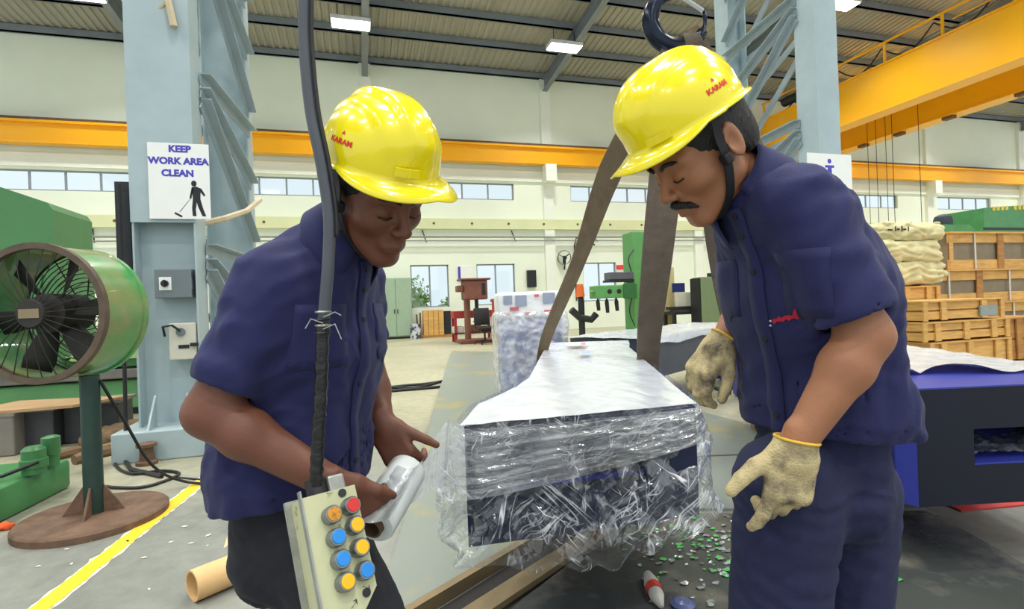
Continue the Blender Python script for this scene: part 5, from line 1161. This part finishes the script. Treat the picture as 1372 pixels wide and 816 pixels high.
obj('cable_gland', MB().cyl(L3(-.012, .024, hh), L3(-.012, .024, hh + .03), .017, 16), M_black, pdn, 35)
obj('clamp_lug', MB().box(L3(.022, .02, hh + .012), (.03, .025, .03), MP, .004), M_alu, pdn)
M_cable = mat('pendant_cable', '4B4F57', .45, var=.1, scale=10); M_tape = mat('black_tape', '17181B', .35, var=.3, scale=40, bump=.5, bscale=60)
cbp = [L3(-.012, .024, hh + .01)] + [Vector(P(x, y, .885)) for x, y in ((424, 640), (426, 590), (430, 520), (433, 440), (440, 350), (441, 290), (431, 220), (417, 150), (409, 70), (408, 0), (412, -160), (415, -420), (415, -900))]
sc_ = spline(cbp, 10)
obj('taped_cable', MB().tube(sc_[:42], [.0110 + .001 * math.sin(i * 2.1) for i in range(42)], 14), M_tape, pdn, True)
obj('cable', MB().tube(sc_[41:], [.0103] * len(sc_[41:]), 14), M_cable, pdn, True)
obj('thin_wire', MB().tube([p + R0_ * .014 - F_ * .004 for p in sc_[55:]], .0035, 6), M_black, pdn, True)
for i, (py, m) in enumerate(((418, M_alu), (428, M_black), (436, M_alu), (446, M_black))):
    c = Vector(P(433, py, .885)); obj('cable_tie', MB().lathe([(.0125, -.002), (.014, 0), (.0125, .002)], c, 14), m, pdn)
for k in range(3): c = P(433, 425 + 8 * k, .872); obj('tie_end', MB().tube([c, c + R0_ * (.02 * (-1) ** k) + Z_ * .008, c + R0_ * (.03 * (-1) ** k) + Z_ * (.002 - .01 * k)], .0012, 4), M_alu, pdn)
# ================================================================== PEOPLE
def head_frame(base, yaw, pitch, rollh):
    f = base * R0_ * math.cos(yaw) - F_ * math.sin(yaw); f = f * math.cos(pitch) - Z_ * math.sin(pitch)
    l = np.cross(Z_, f); l /= np.linalg.norm(l); up = np.cross(f, l); l2 = l * math.cos(rollh) + up * math.sin(rollh)
    return np.array([f, l2, np.cross(f, l2)])
def head_sdf(q, jaw=1.0):
    """head in local metres: x forward, y left, z up, origin between the ears"""
    y = np.abs(q[:, 1]); m = np.stack([q[:, 0], y, q[:, 2]], 1)          # mirrored coordinates
    d = s_ell(q, (-.012, 0, .035), (.098, .077, .088))
    d = smin(d, s_ell(q, (.03, 0, -.02), (.066, .062, .078)), .03)
    d = smin(d, s_cone(m, (.0, .048, -.055), (.066, .012, -.1), .026, .02), .03)
    d = smin(d, s_ell(q, (.076, 0, -.1), (.018, .02, .017)), .02)
    d = smin(d, s_ell(m, (.058, .043, -.022), (.026, .022, .02)), .025)     # cheekbone
    d = smin(d, s_cone(m, (.084, .0, .022), (.07, .048, .024), .012, .011), .02)  # brow
    d = smax(d, -s_ell(m, (.098, .033, .003), (.016, .018, .012)), .012)     # socket
    d = smin(d, s_ell(m, (.0785, .032, .0), (.014, .0165, .0125)), .004)    # closed lid
    d = smin(d, s_cone(q, (.090, 0, .014), (.113, 0, -.022), .007, .0095), .012)   # bridge
    d = smin(d, s_ell(q, (.114, 0, -.028), (.0115, .011, .0095)), .008)
    d = smin(d, s_ell(m, (.104, .013, -.031), (.011, .008, .008)), .006)
    d = smin(d, s_ell(q, (.085, 0, -.062), (.016, .027, .025)), .015)        # muzzle
    d = smin(d, s_cone(m, (.1045, 0, -.060), (.093, .022, -.066), .0065, .004), .005)   # upper lip
    d = smin(d, s_cone(m, (.1015, 0, -.0735), (.091, .019, -.071), .007, .004), .005)   # lower lip
    d = smax(d, -s_cone(m, (.113, 0, -.0667), (.096, .024, -.0685), .0022, .0015), .003)
    d = smax(d, -s_ell(m, (.117, .006, -.0395), (.004, .0035, .004)), .003)
    Re = np.array([[.96, .25, 0], [-.25, .96, 0], [0, 0, 1.0]])
    e = s_ell(m, (-.012, .083, .0), (.021, .007, .034), Re); e = smax(e, -s_ell(m, (-.006, .0925, .003), (.0125, .0095, .021), Re), .006)
    d = smin(d, e, .008)
    return d
class HandPose:
    """x: finger direction, y: thumb side, z: back of the hand (world unit axes)"""
    def __init__(s, wrist, x, y, z, curl, thumb, scale=1.0, spread=1.0):
        s.o = np.asarray(wrist, float); x = np.asarray(x, float); x /= np.linalg.norm(x); y = np.asarray(y, float); y -= x * (x @ y); y /= np.linalg.norm(y); z = np.asarray(z, float)
        zz = np.cross(x, y); zz = zz if zz @ z > 0 else -zz; s.M = np.array([x, y, zz]); s.s = scale
        s.ch = []
        for k, (by, ln, bx) in enumerate(((.031, .072, .092), (.011, .08, .097), (-.010, .074, .094), (-.029, .058, .087))):
            c = curl[k]; p = np.array([bx - .012, by, .002]); pts = [p]; a = 0
            for j, fr in enumerate((.46, .31, .23)):
                a += c[j]; d = np.array([math.cos(a), .06 * spread * (1.5 - k), -math.sin(a)]); d /= np.linalg.norm(d); p = p + d * (ln * fr + (.012 if j == 0 else 0)); pts.append(p)
            s.ch.append((pts, [.0105, .0095, .0085, .0072] if k < 3 else [.0092, .0082, .0073, .0062]))
        p = np.array([.022, .026, -.006]); pts = [p]
        for d, l in zip(thumb, (.042, .033, .026)):
            d = np.array(d, float); d /= np.linalg.norm(d); p = p + d * l; pts.append(p)
        s.ch.append((pts, [.0165, .0125, .0108, .0085]))
    def sdf(s, p, infl=0.0):
        q = (p - s.o) @ s.M.T / s.s
        d = s_box(q, (.052, .0, 0), (.046, .040, .0135), .0125)
        d = smin(d, s_ell(q, (.035, .024, -.008), (.034, .02, .015)), .012)
        d = smin(d, s_econe(q, (-.03, 0, 0), (.02, 0, 0), .021, .019, (0, 1, 0), 1.3, 1.5), .02)
        for pts, rr in s.ch:
            f = None
            for i in range(3):
                c = s_cone(q, pts[i], pts[i + 1], rr[i], rr[i + 1]); f = c if f is None else smin(f, c, .003)
            d = smin(d, f, .006)
        return (d - infl) * s.s
def march(fn, org, dirn, n=60):
    p = np.array(org, float); dirn = np.asarray(dirn, float) / np.linalg.norm(dirn); t = np.zeros(len(p))
    for _ in range(n): t += np.maximum(fn(p + t[:, None] * dirn), -.01) * .8
    return p + t[:, None] * dirn
def strap(points, normals, w, th=.003):
    mb = MB(); n = len(points)
    for i in range(n):
        d = points[min(i + 1, n - 1)] - points[max(i - 1, 0)]; d /= np.linalg.norm(d); nn = normals[i] / np.linalg.norm(normals[i]); s = np.cross(d, nn); s /= np.linalg.norm(s)
        for a, b in ((-1, 0), (1, 0), (1, 1), (-1, 1)): mb.v.append(tuple(points[i] + s * a * w / 2 + nn * b * th))
    mb.f = [(4 * i + k, 4 * i + (k + 1) % 4, 4 * i + 4 + (k + 1) % 4, 4 * i + 4 + k) for i in range(n - 1) for k in range(4)] + [(3, 2, 1, 0), (4 * n - 4, 4 * n - 3, 4 * n - 2, 4 * n - 1)]
    return mb
# ---- helmet
def sstep(a, b, x): t = np.clip((x - a) / (b - a), 0, 1); return t * t * (3 - 2 * t)
HT = {'tilt': 0.0, 'lift': 0.0, 'k': 1.0}
def helm_pt(a, e, infl=0.0):
    """a azimuth from the front, e elevation 0 rim .. pi/2 crown; local head metres"""
    ca, sa, ce, se = np.cos(a), np.sin(a), np.cos(e), np.sin(e)
    rx = np.where(ca > 0, .130, .116); ry = .110; pw = ce ** .72
    x = -.006 + rx * ca * pw; y = ry * sa * pw; z = .046 + .112 * se ** .95
    top = sstep(.12, .5, e)
    rid = .013 * (1 - sstep(.026, .036, np.abs(y))) + .009 * (1 - sstep(.062, .072, np.abs(y)))
    z = z + rid * top * (.35 + .65 * se); x = x + rid * top * ca * (1 - se) * .9
    z = z + x * .06
    k = 1 + infl / .12
    x, y, z = x * k * HT['k'], y * k * HT['k'], (z - .04) * k * HT['k']
    c, s_ = math.cos(HT['tilt']), math.sin(HT['tilt'])
    return np.stack([x * c - z * s_, y, .04 + x * s_ + z * c + HT['lift']], -1)
def make_helmet(person, place, side, mats, cfg_text):
    na, ne = 96, 34; A = np.linspace(0, 2 * np.pi, na, endpoint=False); E = np.linspace(0, np.pi / 2 - .02, ne)
    mb = MB(); rows = []
    for br in (2, 1):                      # brim rows, outer then middle
        p = helm_pt(A, np.zeros(na)); ca = np.cos(A); wd = .007 + .05 * np.clip((ca - .25) / .75, 0, 1) ** 1.1 + .012 * np.clip(-ca - .5, 0, 1)
        d = np.stack([np.cos(A) * math.cos(HT['tilt']), np.sin(A), np.cos(A) * math.sin(HT['tilt'])], -1); wdt = wd * (1 if br == 2 else .5)
        p = p + d * wdt[:, None]; p[:, 2] -= wdt * np.where(ca > 0, .12 + .5 * np.abs(np.sin(A)), .25) + .003; rows.append(p)
    for e in E: rows.append(helm_pt(A, np.full(na, e)))
    crown = helm_pt(np.array([0.0]), np.array([np.pi / 2]))[0]
    V = np.concatenate(rows + [crown[None]]); V = place(V)
    mb.v = V.tolist(); n = len(rows)
    mb.f = [(i * na + k, i * na + (k + 1) % na, (i + 1) * na + (k + 1) % na, (i + 1) * na + k) for i in range(n - 1) for k in range(na)] + [((n - 1) * na + k, (n - 1) * na + (k + 1) % na, n * na) for k in range(na)]
    h = obj('hard_hat', mb, mats['helmet'], person, True); md = h.modifiers.new('shell', 'SOLIDIFY'); md.thickness = .003; md.offset = -1
    h['label'] = 'glossy yellow ridged hard hat with red lettering'
    # rim bead
    # lettering on the rear side
    vs, fs = text_geom('KARAM', .0145, 'CENTER', .0006)
    a0 = side * math.radians(cfg_text[0]); e0 = cfg_text[1]
    def on(u, v, infl=.0012):
        a = a0 - side * np.asarray(u) / .115 * (1 if True else 1); e = e0 + np.asarray(v) / .12; return place(helm_pt(a, e, infl))
    dirn = 1.0 if side < 0 else -1.0
    # reading direction: viewer sees text left to right; for side<0 (right side) left->right is rear->front
    us = np.array([v[0] for v in vs]); vv = np.array([v[1] for v in vs])
    pts = on(us if side < 0 else -us, vv); 
    obj('lettering', MB().add(pts.tolist(), fs), mats['redmark'], h, recalc=False)
    tri = np.array([(-.004, .019), (.004, .019), (0, .027)]); obj('emblem', MB().add(on(tri[:, 0], tri[:, 1]).tolist(), [(0, 1, 2)]), mats['redmark'], h, recalc=False)
    # accessory slot on the side near the rim
    g = [(u, v) for u in np.linspace(-.022, .022, 6) for v in (.0, .014)]
    sl = on(np.array([p[0] for p in g]) + (.115 * math.radians(62) if side < 0 else .115 * math.radians(62)), np.array([p[1] for p in g]) - .028, .004)
    o = obj('side_slot', MB().grid(sl.tolist(), 6, 2), mats['helmet'], h); md = o.modifiers.new('t', 'SOLIDIFY'); md.thickness = .006
    return h
M_helmet = mat('helmet_yellow', 'F3E10E', .22, var=.02, scale=3, coat=.6)
M_redmark = mat('helmet_red_mark', 'D8281E', .45, var=.02)
M_hair = mat('black_hair', '120F0E', .55, var=.3, scale=60, bump=.5, bscale=220, stretch=(1, 1, .3))
M_strap = mat('strap_black', '16171C', .65, var=.15, scale=30)
def person(cfg):
    o = np.array(cfg['head']); Mh = cfg['M']; sc = cfg['scale']
    place = lambda L: o + (np.asarray(L) * sc) @ Mh
    inv = lambda p: (p - o) @ Mh.T / sc
    ft, sl = cfg['front'], cfg['left']            # torso axes
    pel, wai, che, upc, nck = [np.array(x) for x in cfg['spine']]
    root = thing('person', cfg['label'], 'person', (cfg['foot'][0], cfg['foot'][1], 0))
    arms = cfg['arms']; legs = cfg['legs']; hands = cfg['hands']
    nb = place((-.028, 0, -.075)); 
    tr, ts = cfg.get('tr', 1.0), cfg.get('ts', 1.0)
    def torso(p, inf, wf=1.0, hemf=1.0):
        d = s_econe(p, pel, wai, (.112 * tr + inf) * hemf, (.105 * tr + inf) * wf, sl, 1.45 * ts, 1.42 * ts)
        d = smin(d, s_econe(p, wai, che, (.105 * tr + inf) * wf, .116 * tr + inf, sl, 1.42 * ts, 1.46 * ts), .05)
        d = smin(d, s_econe(p, che, upc, .116 * tr + inf, .088 + inf * .8, sl, 1.46 * ts, 1.5), .05)
        d = smin(d, s_cone(p, upc, nck, .075 + inf * .7, .058 + inf * .3), .06)
        for a in arms: d = smin(d, s_cone(p, upc + (nck - upc) * .3, a[0], .055 + inf * .6, .056 + inf * .7), .07)
        return d
    def arm_sdf(p, a, inf=0.0):
        sh, el, wr = a[0], a[1], a[2]; g = a[3]
        mid = sh + (el - sh) * .45; fm = el + (wr - el) * .28
        d = smin(s_cone(p, sh, mid, .054 * g + inf, .049 * g + inf), s_cone(p, mid, el, .049 * g + inf, .040 * g + inf), .02)
        d = smin(d, smin(s_cone(p, el, fm, .040 * g + inf, .043 * g + inf), s_cone(p, fm, wr, .043 * g + inf, .027 * g + inf), .02), .025)
        return d
    hn = [HandPose(*h) for h in hands]
    def body(p):
        d = torso(p, -.03)
        d = smin(d, s_cone(p, nck - (nb - nck) * .2, nb, .056, .053), .03)
        for l in legs:
            d = smin(d, s_cone(p, l[0], l[1], .078, .052), .04); d = smin(d, s_cone(p, l[1], l[2], .052, .04), .03)
        for a in arms: d = smin(d, arm_sdf(p, a), .03)
        m = np.linalg.norm(p - o, axis=1) < .26
        if m.any():
            dm = d[m]; d[m] = smin(dm, head_sdf(inv(p[m])) * sc, .02)
        for h, gl in zip(hn, cfg['gloved']):
            m = np.linalg.norm(p - h.o, axis=1) < .26
            if m.any(): d[m] = smin(d[m], h.sdf(p[m], -.003 if gl else 0), .012)
        return d
    allp = np.array([pel, wai, che, upc, nck, o] + [x for a in arms for x in a[:3]] + [x for l in legs for x in l] + [h.o + h.M[0] * .2 for h in hn])
    lo, hi = allp.min(0) - .2, allp.max(0) + .2; lo[2] = max(lo[2], .02)
    obj('body', mb_from(sdf_mesh(body, lo, hi, .0042, slack=.03)), cfg['skin'], root, True, recalc=False)
    # ---------------- shirt
    seed = cfg['seed']
    def wr_(p, a=1.0):
        q = p - che
        c = np.stack([q @ sl, q @ ft, q[:, 2]], 1)
        n1 = snoise(c * np.array([11, 11, 5.5]), seed); n2 = snoise(c * np.array([16, 16, 24]) + n1[:, None] * .8, seed + 2)
        return a * (.008 * n1 + .0065 * (np.abs(n2) - .35) + .004 * snoise(c * np.array([30, 30, 14]), seed + 5))
    sleeves = []
    for a, t in zip(arms, cfg['sleeve']):
        e = a[0] + (a[1] - a[0]) * t; ax_ = (a[1] - a[0]) / np.linalg.norm(a[1] - a[0]); sleeves.append((a[0], e, ax_))
    hemo, hemn = cfg['hem']
    def shirt_outer(p):
        d = torso(p, .012, 1.10, cfg.get('hemf', 1.12))
        d = d + wr_(p)
        for (s0, e0, ax_) in sleeves:
            w = .003 * np.sin(((p - s0) @ ax_) * 70 + 6 * snoise((p - s0) * 9, seed + 7))
            c = s_cone(p, s0, e0 + ax_ * .05, .064, .067 * cfg.get('slw', 1.0)) + wr_(p, .8) + w
            c = smax(c, s_plane(p, e0, ax_), .004); d = smin(d, c, .02)
        return smax(d, s_plane(p, hemo, hemn), .004)
    def shirt(p):
        d = shirt_outer(p)
        for (s0, e0, ax_), a in zip(sleeves, arms): d = smax(d, -smax(s_cone(p, s0 + ax_ * .12, e0 + ax_ * .05, .046, .062 * cfg.get('slw', 1.0)) + wr_(p, .8), s_plane(p, e0 + ax_ * .012, ax_), .003), .004)
        inner = torso(p, .004, 1.10, cfg.get('hemf', 1.12)) + wr_(p); inner = smax(inner, s_plane(p, hemo - hemn * .12, -hemn), .02); d = smax(d, -inner, .003)
        d = smax(d, -s_cone(p, nck + (nb - nck) * .35, nb + (nb - nck) * .8, .056, .066), .006)
        return d
    ap = np.array([pel, wai, che, upc, nck] + [x for s_ in sleeves for x in s_[:2]]); lo, hi = ap.min(0) - .24, ap.max(0) + .2
    so = obj('shirt', mb_from(sdf_mesh(shirt, lo, hi, .006, slack=.035)), cfg['shirt'], root, True, recalc=False); so['label'] = cfg['shirt_label']
    # collar: stand band and two leaves
    axn = (nb - nck) / np.linalg.norm(nb - nck)
    fn_ = ft - axn * (ft @ axn); fn_ /= np.linalg.norm(fn_); ln_ = np.cross(axn, fn_)
    cpts = []; ang = np.linspace(math.radians(28), math.radians(332), 44)
    c0 = nck + axn * cfg.get('col0', .016)
    for j, (r, hgt) in enumerate(((.066, .0), (.068, .034), (.071, .037), (.080, .02), (.092, -.022), (.090, -.026))):
        for q in ang:
            ff = abs(q - math.pi) / math.pi; ex = (.02 * ff ** 2) if j >= 3 else 0
            cpts.append(c0 + (fn_ * math.cos(q) + ln_ * math.sin(q)) * (r * (1 + .12 * math.cos(q)) + ex) + axn * (hgt - ex * 1.6 - .02 * math.cos(q) * .6 + (.012 if j < 3 else 0) * (1 - ff)))
    co = obj('collar', MB().grid(cpts, 6, 44), cfg['shirt'], so, True); md = co.modifiers.new('t', 'SOLIDIFY'); md.thickness = .003
    # placket with buttons
    zs = np.linspace(0, 1, 26); cols = []
    top = c0 + fn_ * .03 - axn * .02; bot = hemo + (pel - hemo) * 0 
    axis = [upc + (nck - upc) * .5, upc, che, wai, hemo + (wai - hemo) * .08]
    axp = np.array(spline(axis, 8)); 
    pl = []
    for s in (-.017, -.0, .017): 
        st = axp + ft * .45 + sl * s; pl.append(march(shirt_outer, st, -ft) + ft * (.0035 if s == 0 else .003))
    P3 = np.stack(pl, 1); ok = np.linalg.norm(P3[:, 1] - axp, axis=1) < .3; P3 = P3[ok]
    po = obj('placket', MB().grid(P3.reshape(-1, 3).tolist(), len(P3), 3), cfg['shirt'], so, True); md = po.modifiers.new('t', 'SOLIDIFY'); md.thickness = .003; md.offset = 0
    for i in range(4, len(P3), 5): obj('button', MB().cyl(P3[i, 1], P3[i, 1] + ft * .004, .0055, 10), M_strap, po)
    # breast pockets
    for sgn_ in (1, -1):
        g = []
        for i in range(7):
            for j in range(7):
                v = .055 + .1 * i / 6; z = .075 - .125 * j / 6 - (.012 if j == 6 and i in (3,) else 0)
                g.append(che + sl * sgn_ * v + (upc - che) / np.linalg.norm(upc - che) * z + ft * .4)
        pp_ = march(shirt_outer, np.array(g), -ft) + ft * .0008
        if np.abs((pp_ - che) @ ft).max() < .3:
            pk = obj('pocket', MB().grid(pp_.tolist(), 7, 7), cfg['shirt'], so, True); md = pk.modifiers.new('t', 'SOLIDIFY'); md.thickness = .0015; md.offset = 0
    # ---------------- trousers
    def trou(p):
        q = p - pel
        n1 = snoise(q * np.array([10, 10, 6]), seed + 20); n2 = snoise(q * np.array([20, 20, 30]) + n1[:, None], seed + 22)
        w = .008 * n1 + .006 * (np.abs(n2) - .35)
        pw = cfg.get('pw', 1.0); d = s_econe(p, pel - Z_ * .02, wai * .9 + pel * .1, .116 * pw * max(1, tr), .106 * pw * max(1, tr), sl, 1.4 * ts, 1.4 * ts)
        for l in legs:
            d = smin(d, s_cone(p, l[0] + Z_ * .02, l[1], .100 * cfg.get('legw', 1), .082), .03); d = smin(d, smax(s_cone(p, l[1], l[2] - Z_ * .03, .082, .078), -(p[:, 2] - l[2][2] - .0), .004), .02)
        return d + w
    ap = np.array([pel, wai] + [x for l in legs for x in l]); lo, hi = ap.min(0) - .2, ap.max(0) + .2; lo[2] = .03
    to = obj('trousers', mb_from(sdf_mesh(trou, lo, hi, .0075, slack=.035)), cfg['trou'], root, True, recalc=False); to['label'] = cfg['trou_label']
    for l in legs:
        a = l[2]; fd = ft.copy(); fd[2] = 0; fd /= np.linalg.norm(fd)
        def shoe(p, a=a, fd=fd):
            b0 = np.array([a[0], a[1], .045 + cfg.get('fz', 0)]); d = s_cone(p, b0 - fd * .04, b0 + fd * .15, .045, .04); d = smin(d, s_cone(p, b0 - fd * .02, b0 + Z_ * .07, .046, .045), .03); return smax(d, -(p[:, 2] - .003 - cfg.get('fz', 0)), .004)
        obj('shoe', mb_from(sdf_mesh(shoe, np.array([a[0], a[1], 0]) - np.array([.25, .25, .02]), np.array([a[0], a[1], 0]) + np.array([.25, .25, .2]), .008)), mat('shoe_black', '1A1A1B', .4), root, True, recalc=False)
    # ---------------- head parts
    def hair(p):
        q = inv(p); y = np.abs(q[:, 1]); base = s_ell(q, (-.012, 0, .035), (.102, .081, .092))
        base = smin(base, s_ell(q, (-.06, 0, -.02), (.045, .062, .05)), .03) + .0012 * np.sin(q[:, 0] * 900) * np.sin(q[:, 2] * 500)
        zc = np.interp(q[:, 0], [-.12, -.05, -.022, .0, .018, .036, .05, .07, .1], [-.05, -.05, -.012, .03, -.028, -.02, .03, .055, .06])
        return smax(base, zc - q[:, 2], .004) * sc
    obj('hair', mb_from(sdf_mesh(hair, o - .16, o + .16, .004)), M_hair, root, True, recalc=False)
    for s in (-1, 1):
        br_ = [place((.0985, s * .012, .0235)), place((.096, s * .028, .031)), place((.083, s * .05, .027))]
        obj('eyebrow', MB().tube(spline(br_, 5), [.0025] + [.0042] * 8 + [.002] * 2, 8), M_hair, root, True)
        ey = [place((.0905, s * .018, -.006)), place((.0935, s * .032, -.0085)), place((.086, s * .046, -.006))]
        obj('eyelashes', MB().tube(spline(ey, 5), .0013, 6), M_hair, root)
    if cfg.get('moustache'):
        def mous(p):
            q = inv(p); m = np.stack([q[:, 0], np.abs(q[:, 1]), q[:, 2]], 1)
            return (smin(s_cone(m, (.1065, .0, -.049), (.094, .027, -.059), .0082, .006), s_cone(m, (.094, .027, -.059), (.086, .035, -.069), .006, .003), .004) + .0006 * np.sin(m[:, 1] * 1500)) * sc
        c = place((.1, 0, -.055)); obj('moustache', mb_from(sdf_mesh(mous, c - .06, c + .06, .0025)), M_hair, root, True, recalc=False)
    HT.update(cfg['helm'])
    h = make_helmet(root, place, cfg['side'], dict(helmet=M_helmet, redmark=M_redmark), cfg['text'])
    for s in (-1, 1):
        lp = [(.012, s * .098, .05), (.016, s * .0885, .02), (.018, s * .083, -.012), (.024, s * .074, -.045), (.034, s * .058, -.082), (.05, s * .032, -.112), (.056, s * .0, -.124)]
        pts_ = np.array(spline([place(q) for q in lp], 6)); nr = pts_ - place((.02, 0, -.03))
        obj('chin_strap', strap(pts_, nr, .017), M_strap, h)
    bp_ = place((-.0, cfg['side'] * .088, -.0)); obj('strap_buckle', MB().box(place((.02, cfg['side'] * .083, -.018)), (.016, .02, .02), Matrix(Mh.T.tolist()), .004), M_strap, h)
    # ---------------- gloves
    for hnd, gl in zip(hn, cfg['gloved']):
        if not gl: continue
        cf = hnd.o - hnd.M[0] * .012
        def glove(p, hnd=hnd):
            d = hnd.sdf(p, .0022) + .0009 * snoise((p - hnd.o) * 60, 4)
            cu = s_econe(p, hnd.o - hnd.M[0] * .02, hnd.o + hnd.M[0] * .02, .031, .028, hnd.M[1], 1.12, 1.2); d = smin(d, cu, .01)
            return smax(d, s_plane(p, cf, -hnd.M[0]), .002)
        c = hnd.o + hnd.M[0] * .08; g = obj('glove', mb_from(sdf_mesh(glove, c - .17, c + .17, .0032)), cfg['glove'], root, True, recalc=False); g['label'] = 'grubby cream knitted work glove'
        q = []; 
        ring = [cf + (hnd.M[1] * math.cos(t) * 1.16 + hnd.M[2] * math.sin(t)) * .0315 for t in np.linspace(0, 2 * math.pi, 25)]
        obj('cuff_edge', MB().tube(ring, .0028, 6), mat('cuff_yellow', 'D9B13F', .8), g, True)
    return root, dict(shirt=so, shirt_outer=shirt_outer, che=che, upc=upc, place=place)
M_shirtL = mat('shirt_navy', '1A1E4E', .85, var=.12, scale=5, bump=.12, bscale=300, sheen=.05)
M_trL = mat('trousers_charcoal', '1C1D26', .85, var=.15, scale=6, bump=.12, bscale=300)
M_trR = mat('trousers_navy', '1A1F42', .85, var=.15, scale=6, bump=.12, bscale=300)
M_skinL = mat('skin_dark_brown', '6E4230', .5, var=.10, scale=9, bump=.06, bscale=180)
M_skinR = mat('skin_brown', '9C6849', .5, var=.10, scale=9, bump=.06, bscale=180)
M_glove = mat('knit_glove', 'CDBB8C', .9, color2='5E554A', thr=(.44, .66), scale=16, bump=.5, bscale=260)
# ---- man on the left, facing right
phi = math.radians(20)
ftL = R0_ * math.cos(phi) - F_ * math.sin(phi); lfL = np.cross(Z_, ftL)
nearL = [P(366, 386, .98), P(281, 553, .93), P(452, 652, .96), 1.0]
farL = [P(478, 372, 1.27), P(494, 505, 1.31), P(514, 570, 1.22), .95]
cfgL = dict(label='man in navy shirt and yellow hard hat holding the film roll by the pendant', head=P(501.7, 257, 1.019), M=head_frame(1, .644, .622, .174), scale=1.022, side=-1, seed=3,
    front=ftL, left=lfL, foot=P(420, 1010, 1.2), spine=[P(394, 712, 1.14), P(394, 610, 1.13), P(412, 455, 1.12), P(424, 385, 1.11), P(455, 322, 1.08)],
    arms=[nearL, farL], sleeve=(.80, .62), hem=(P(395, 652, 1.14), np.array([0, 0, -1.0]) + .1 * ftL), hemf=1.04, tr=1.12, ts=.86, slw=.95, pw=.92, text=(78, .30), helm=dict(tilt=.07, lift=.015, k=.95),
    hands=[(nearL[2], R0_ * .38 - Z_ * .72 + F_ * .5, Z_ * .5 + R0_ * .7, -F_ + Z_ * .2 - R0_ * .3, [(.6, .9, .6)] * 4, [(.8, .5, .2), (1, .2, -.3), (.9, .0, -.5)], .98),
           (farL[2], R0_ * .40 - Z_ * .75 - F_ * .1, R0_ * .85 + Z_ * .45, -R0_ * .2 - F_ * .9 + Z_ * .2, [(.75, .9, .6), (.8, .9, .6), (.85, .9, .6), (.9, .9, .6)], [(.75, .6, .0), (.8, .6, -.1), (.85, .5, -.2)], .98)],
    gloved=[False, False], skin=M_skinL, shirt=M_shirtL, trou=M_trL, shirt_label='navy short-sleeved work shirt', trou_label='dark charcoal trousers',
    legs=[(P(408, 735, 1.08), P(500, 905, 1.09), np.array([*P(480, 1060, 1.12)[:2], .1])), (P(440, 735, 1.22), P(512, 880, 1.14), np.array([*P(500, 1000, 1.25)[:2], .1]))], legw=.92)
pL, infoL = person(cfgL)
# ---- man on the right, facing left
phi = math.radians(26)
ftR = -R0_ * math.cos(phi) - F_ * math.sin(phi); lfR = np.cross(Z_, ftR)
nearR = [P(1068, 272, .94), P(1160, 450, .90), P(1066, 598, .90), .96]
farR = [P(1012, 290, 1.20), P(1008, 392, 1.27), P(968, 458, 1.19), .95]
cfgR = dict(label='man in navy uniform, yellow hard hat and knitted gloves bending over the housing', head=P(939.7, 201.9, 1.002), M=head_frame(-1, .136, .66, -.176), scale=1.0, side=1, seed=8,
    front=ftR, left=lfR, foot=P(1090, 1050, 1.1), spine=[P(1098, 640, 1.11), P(1098, 545, 1.10), P(1076, 390, 1.07), P(1056, 312, 1.05), P(1006, 256, 1.03)],
    arms=[nearR, farR], sleeve=(.86, .62), hem=(P(1105, 572, 1.1), np.array([0, 0, -1.0]) + .05 * ftR), hemf=.98, slw=.95, tr=.95, ts=.92, pw=.92, text=(98, .24), helm=dict(tilt=.05, lift=.020, k=.95),
    hands=[(nearR[2], -u_ - r_ * .16, -r_ - F_ * .1, -F_, [(.15, .35, .25), (.55, .9, .6), (.65, 1.0, .7), (.7, 1.0, .7)], [(.55, .75, -.1), (.75, .6, -.1), (.85, .45, -.1)], 1.0),
           (farR[2], -u_ * .80 - r_ * .6, -F_ * .8 + r_ * .5, -r_ * .75 - F_ * .55 + u_ * .4, [(.45, .7, .5), (.5, .75, .5), (.55, .8, .5), (.6, .8, .5)], [(.7, .5, -.35), (.9, .2, -.35), (.95, .1, -.3)], 1.0)],
    gloved=[True, True], skin=M_skinR, shirt=M_shirtL, trou=M_trR, glove=M_glove, moustache=True, fz=.012, shirt_label='navy short-sleeved work shirt with a red embroidered pocket mark', trou_label='navy work trousers',
    legs=[(P(1056, 665, 1.02), P(1040, 880, 1.03), np.array([*P(1045, 1060, 1.08)[:2], .1])), (P(1134, 665, 1.14), P(1128, 880, 1.12), np.array([*P(1135, 1050, 1.2)[:2], .1]))], legw=.98)
pR, infoR = person(cfgR)
# embroidered mark on the pocket
def on_shirt(px, py): 
    f = infoR['shirt_outer']; d = ray(px, py); return march(f, (C_ + d * .6)[None], d, 90)[0]
em = MB()
tt = np.linspace(0, 1, 13); rowa, rowb = [], []
for t in tt:
    px = 1034 + 32 * t; py = 430 - 7 * t + 1.2 * math.sin(t * 20); w = 6.0 + 2.2 * math.sin(t * 31)
    rowa.append(on_shirt(px, py - w / 2) - F_ * .004); rowb.append(on_shirt(px, py + w / 2) - F_ * .004)
em.grid(rowa + rowb, 2, 13); c = on_shirt(1066, 420) - F_ * .0045; em.add([c + r_ * .008 * math.cos(q) + u_ * .011 * math.sin(q) for q in np.linspace(0, 6.28, 11)[:-1]], [tuple(range(10))])
obj('embroidered_mark', em, mat('embroidery_red', 'B51F38', .8), infoR['shirt'], recalc=False)
ew = MB()
for px, py in ((1025, 429), (1031, 430), (1026, 435), (1031, 436)):
    c = on_shirt(px, py) - F_ * .004; ew.add([c + r_ * .003 * math.cos(q) + u_ * .0022 * math.sin(q) for q in np.linspace(0, 6.28, 9)[:-1]], [tuple(range(8))])
obj('embroidered_dots', ew, mat('embroidery_white', 'C9CBD6', .8), infoR['shirt'], recalc=False)
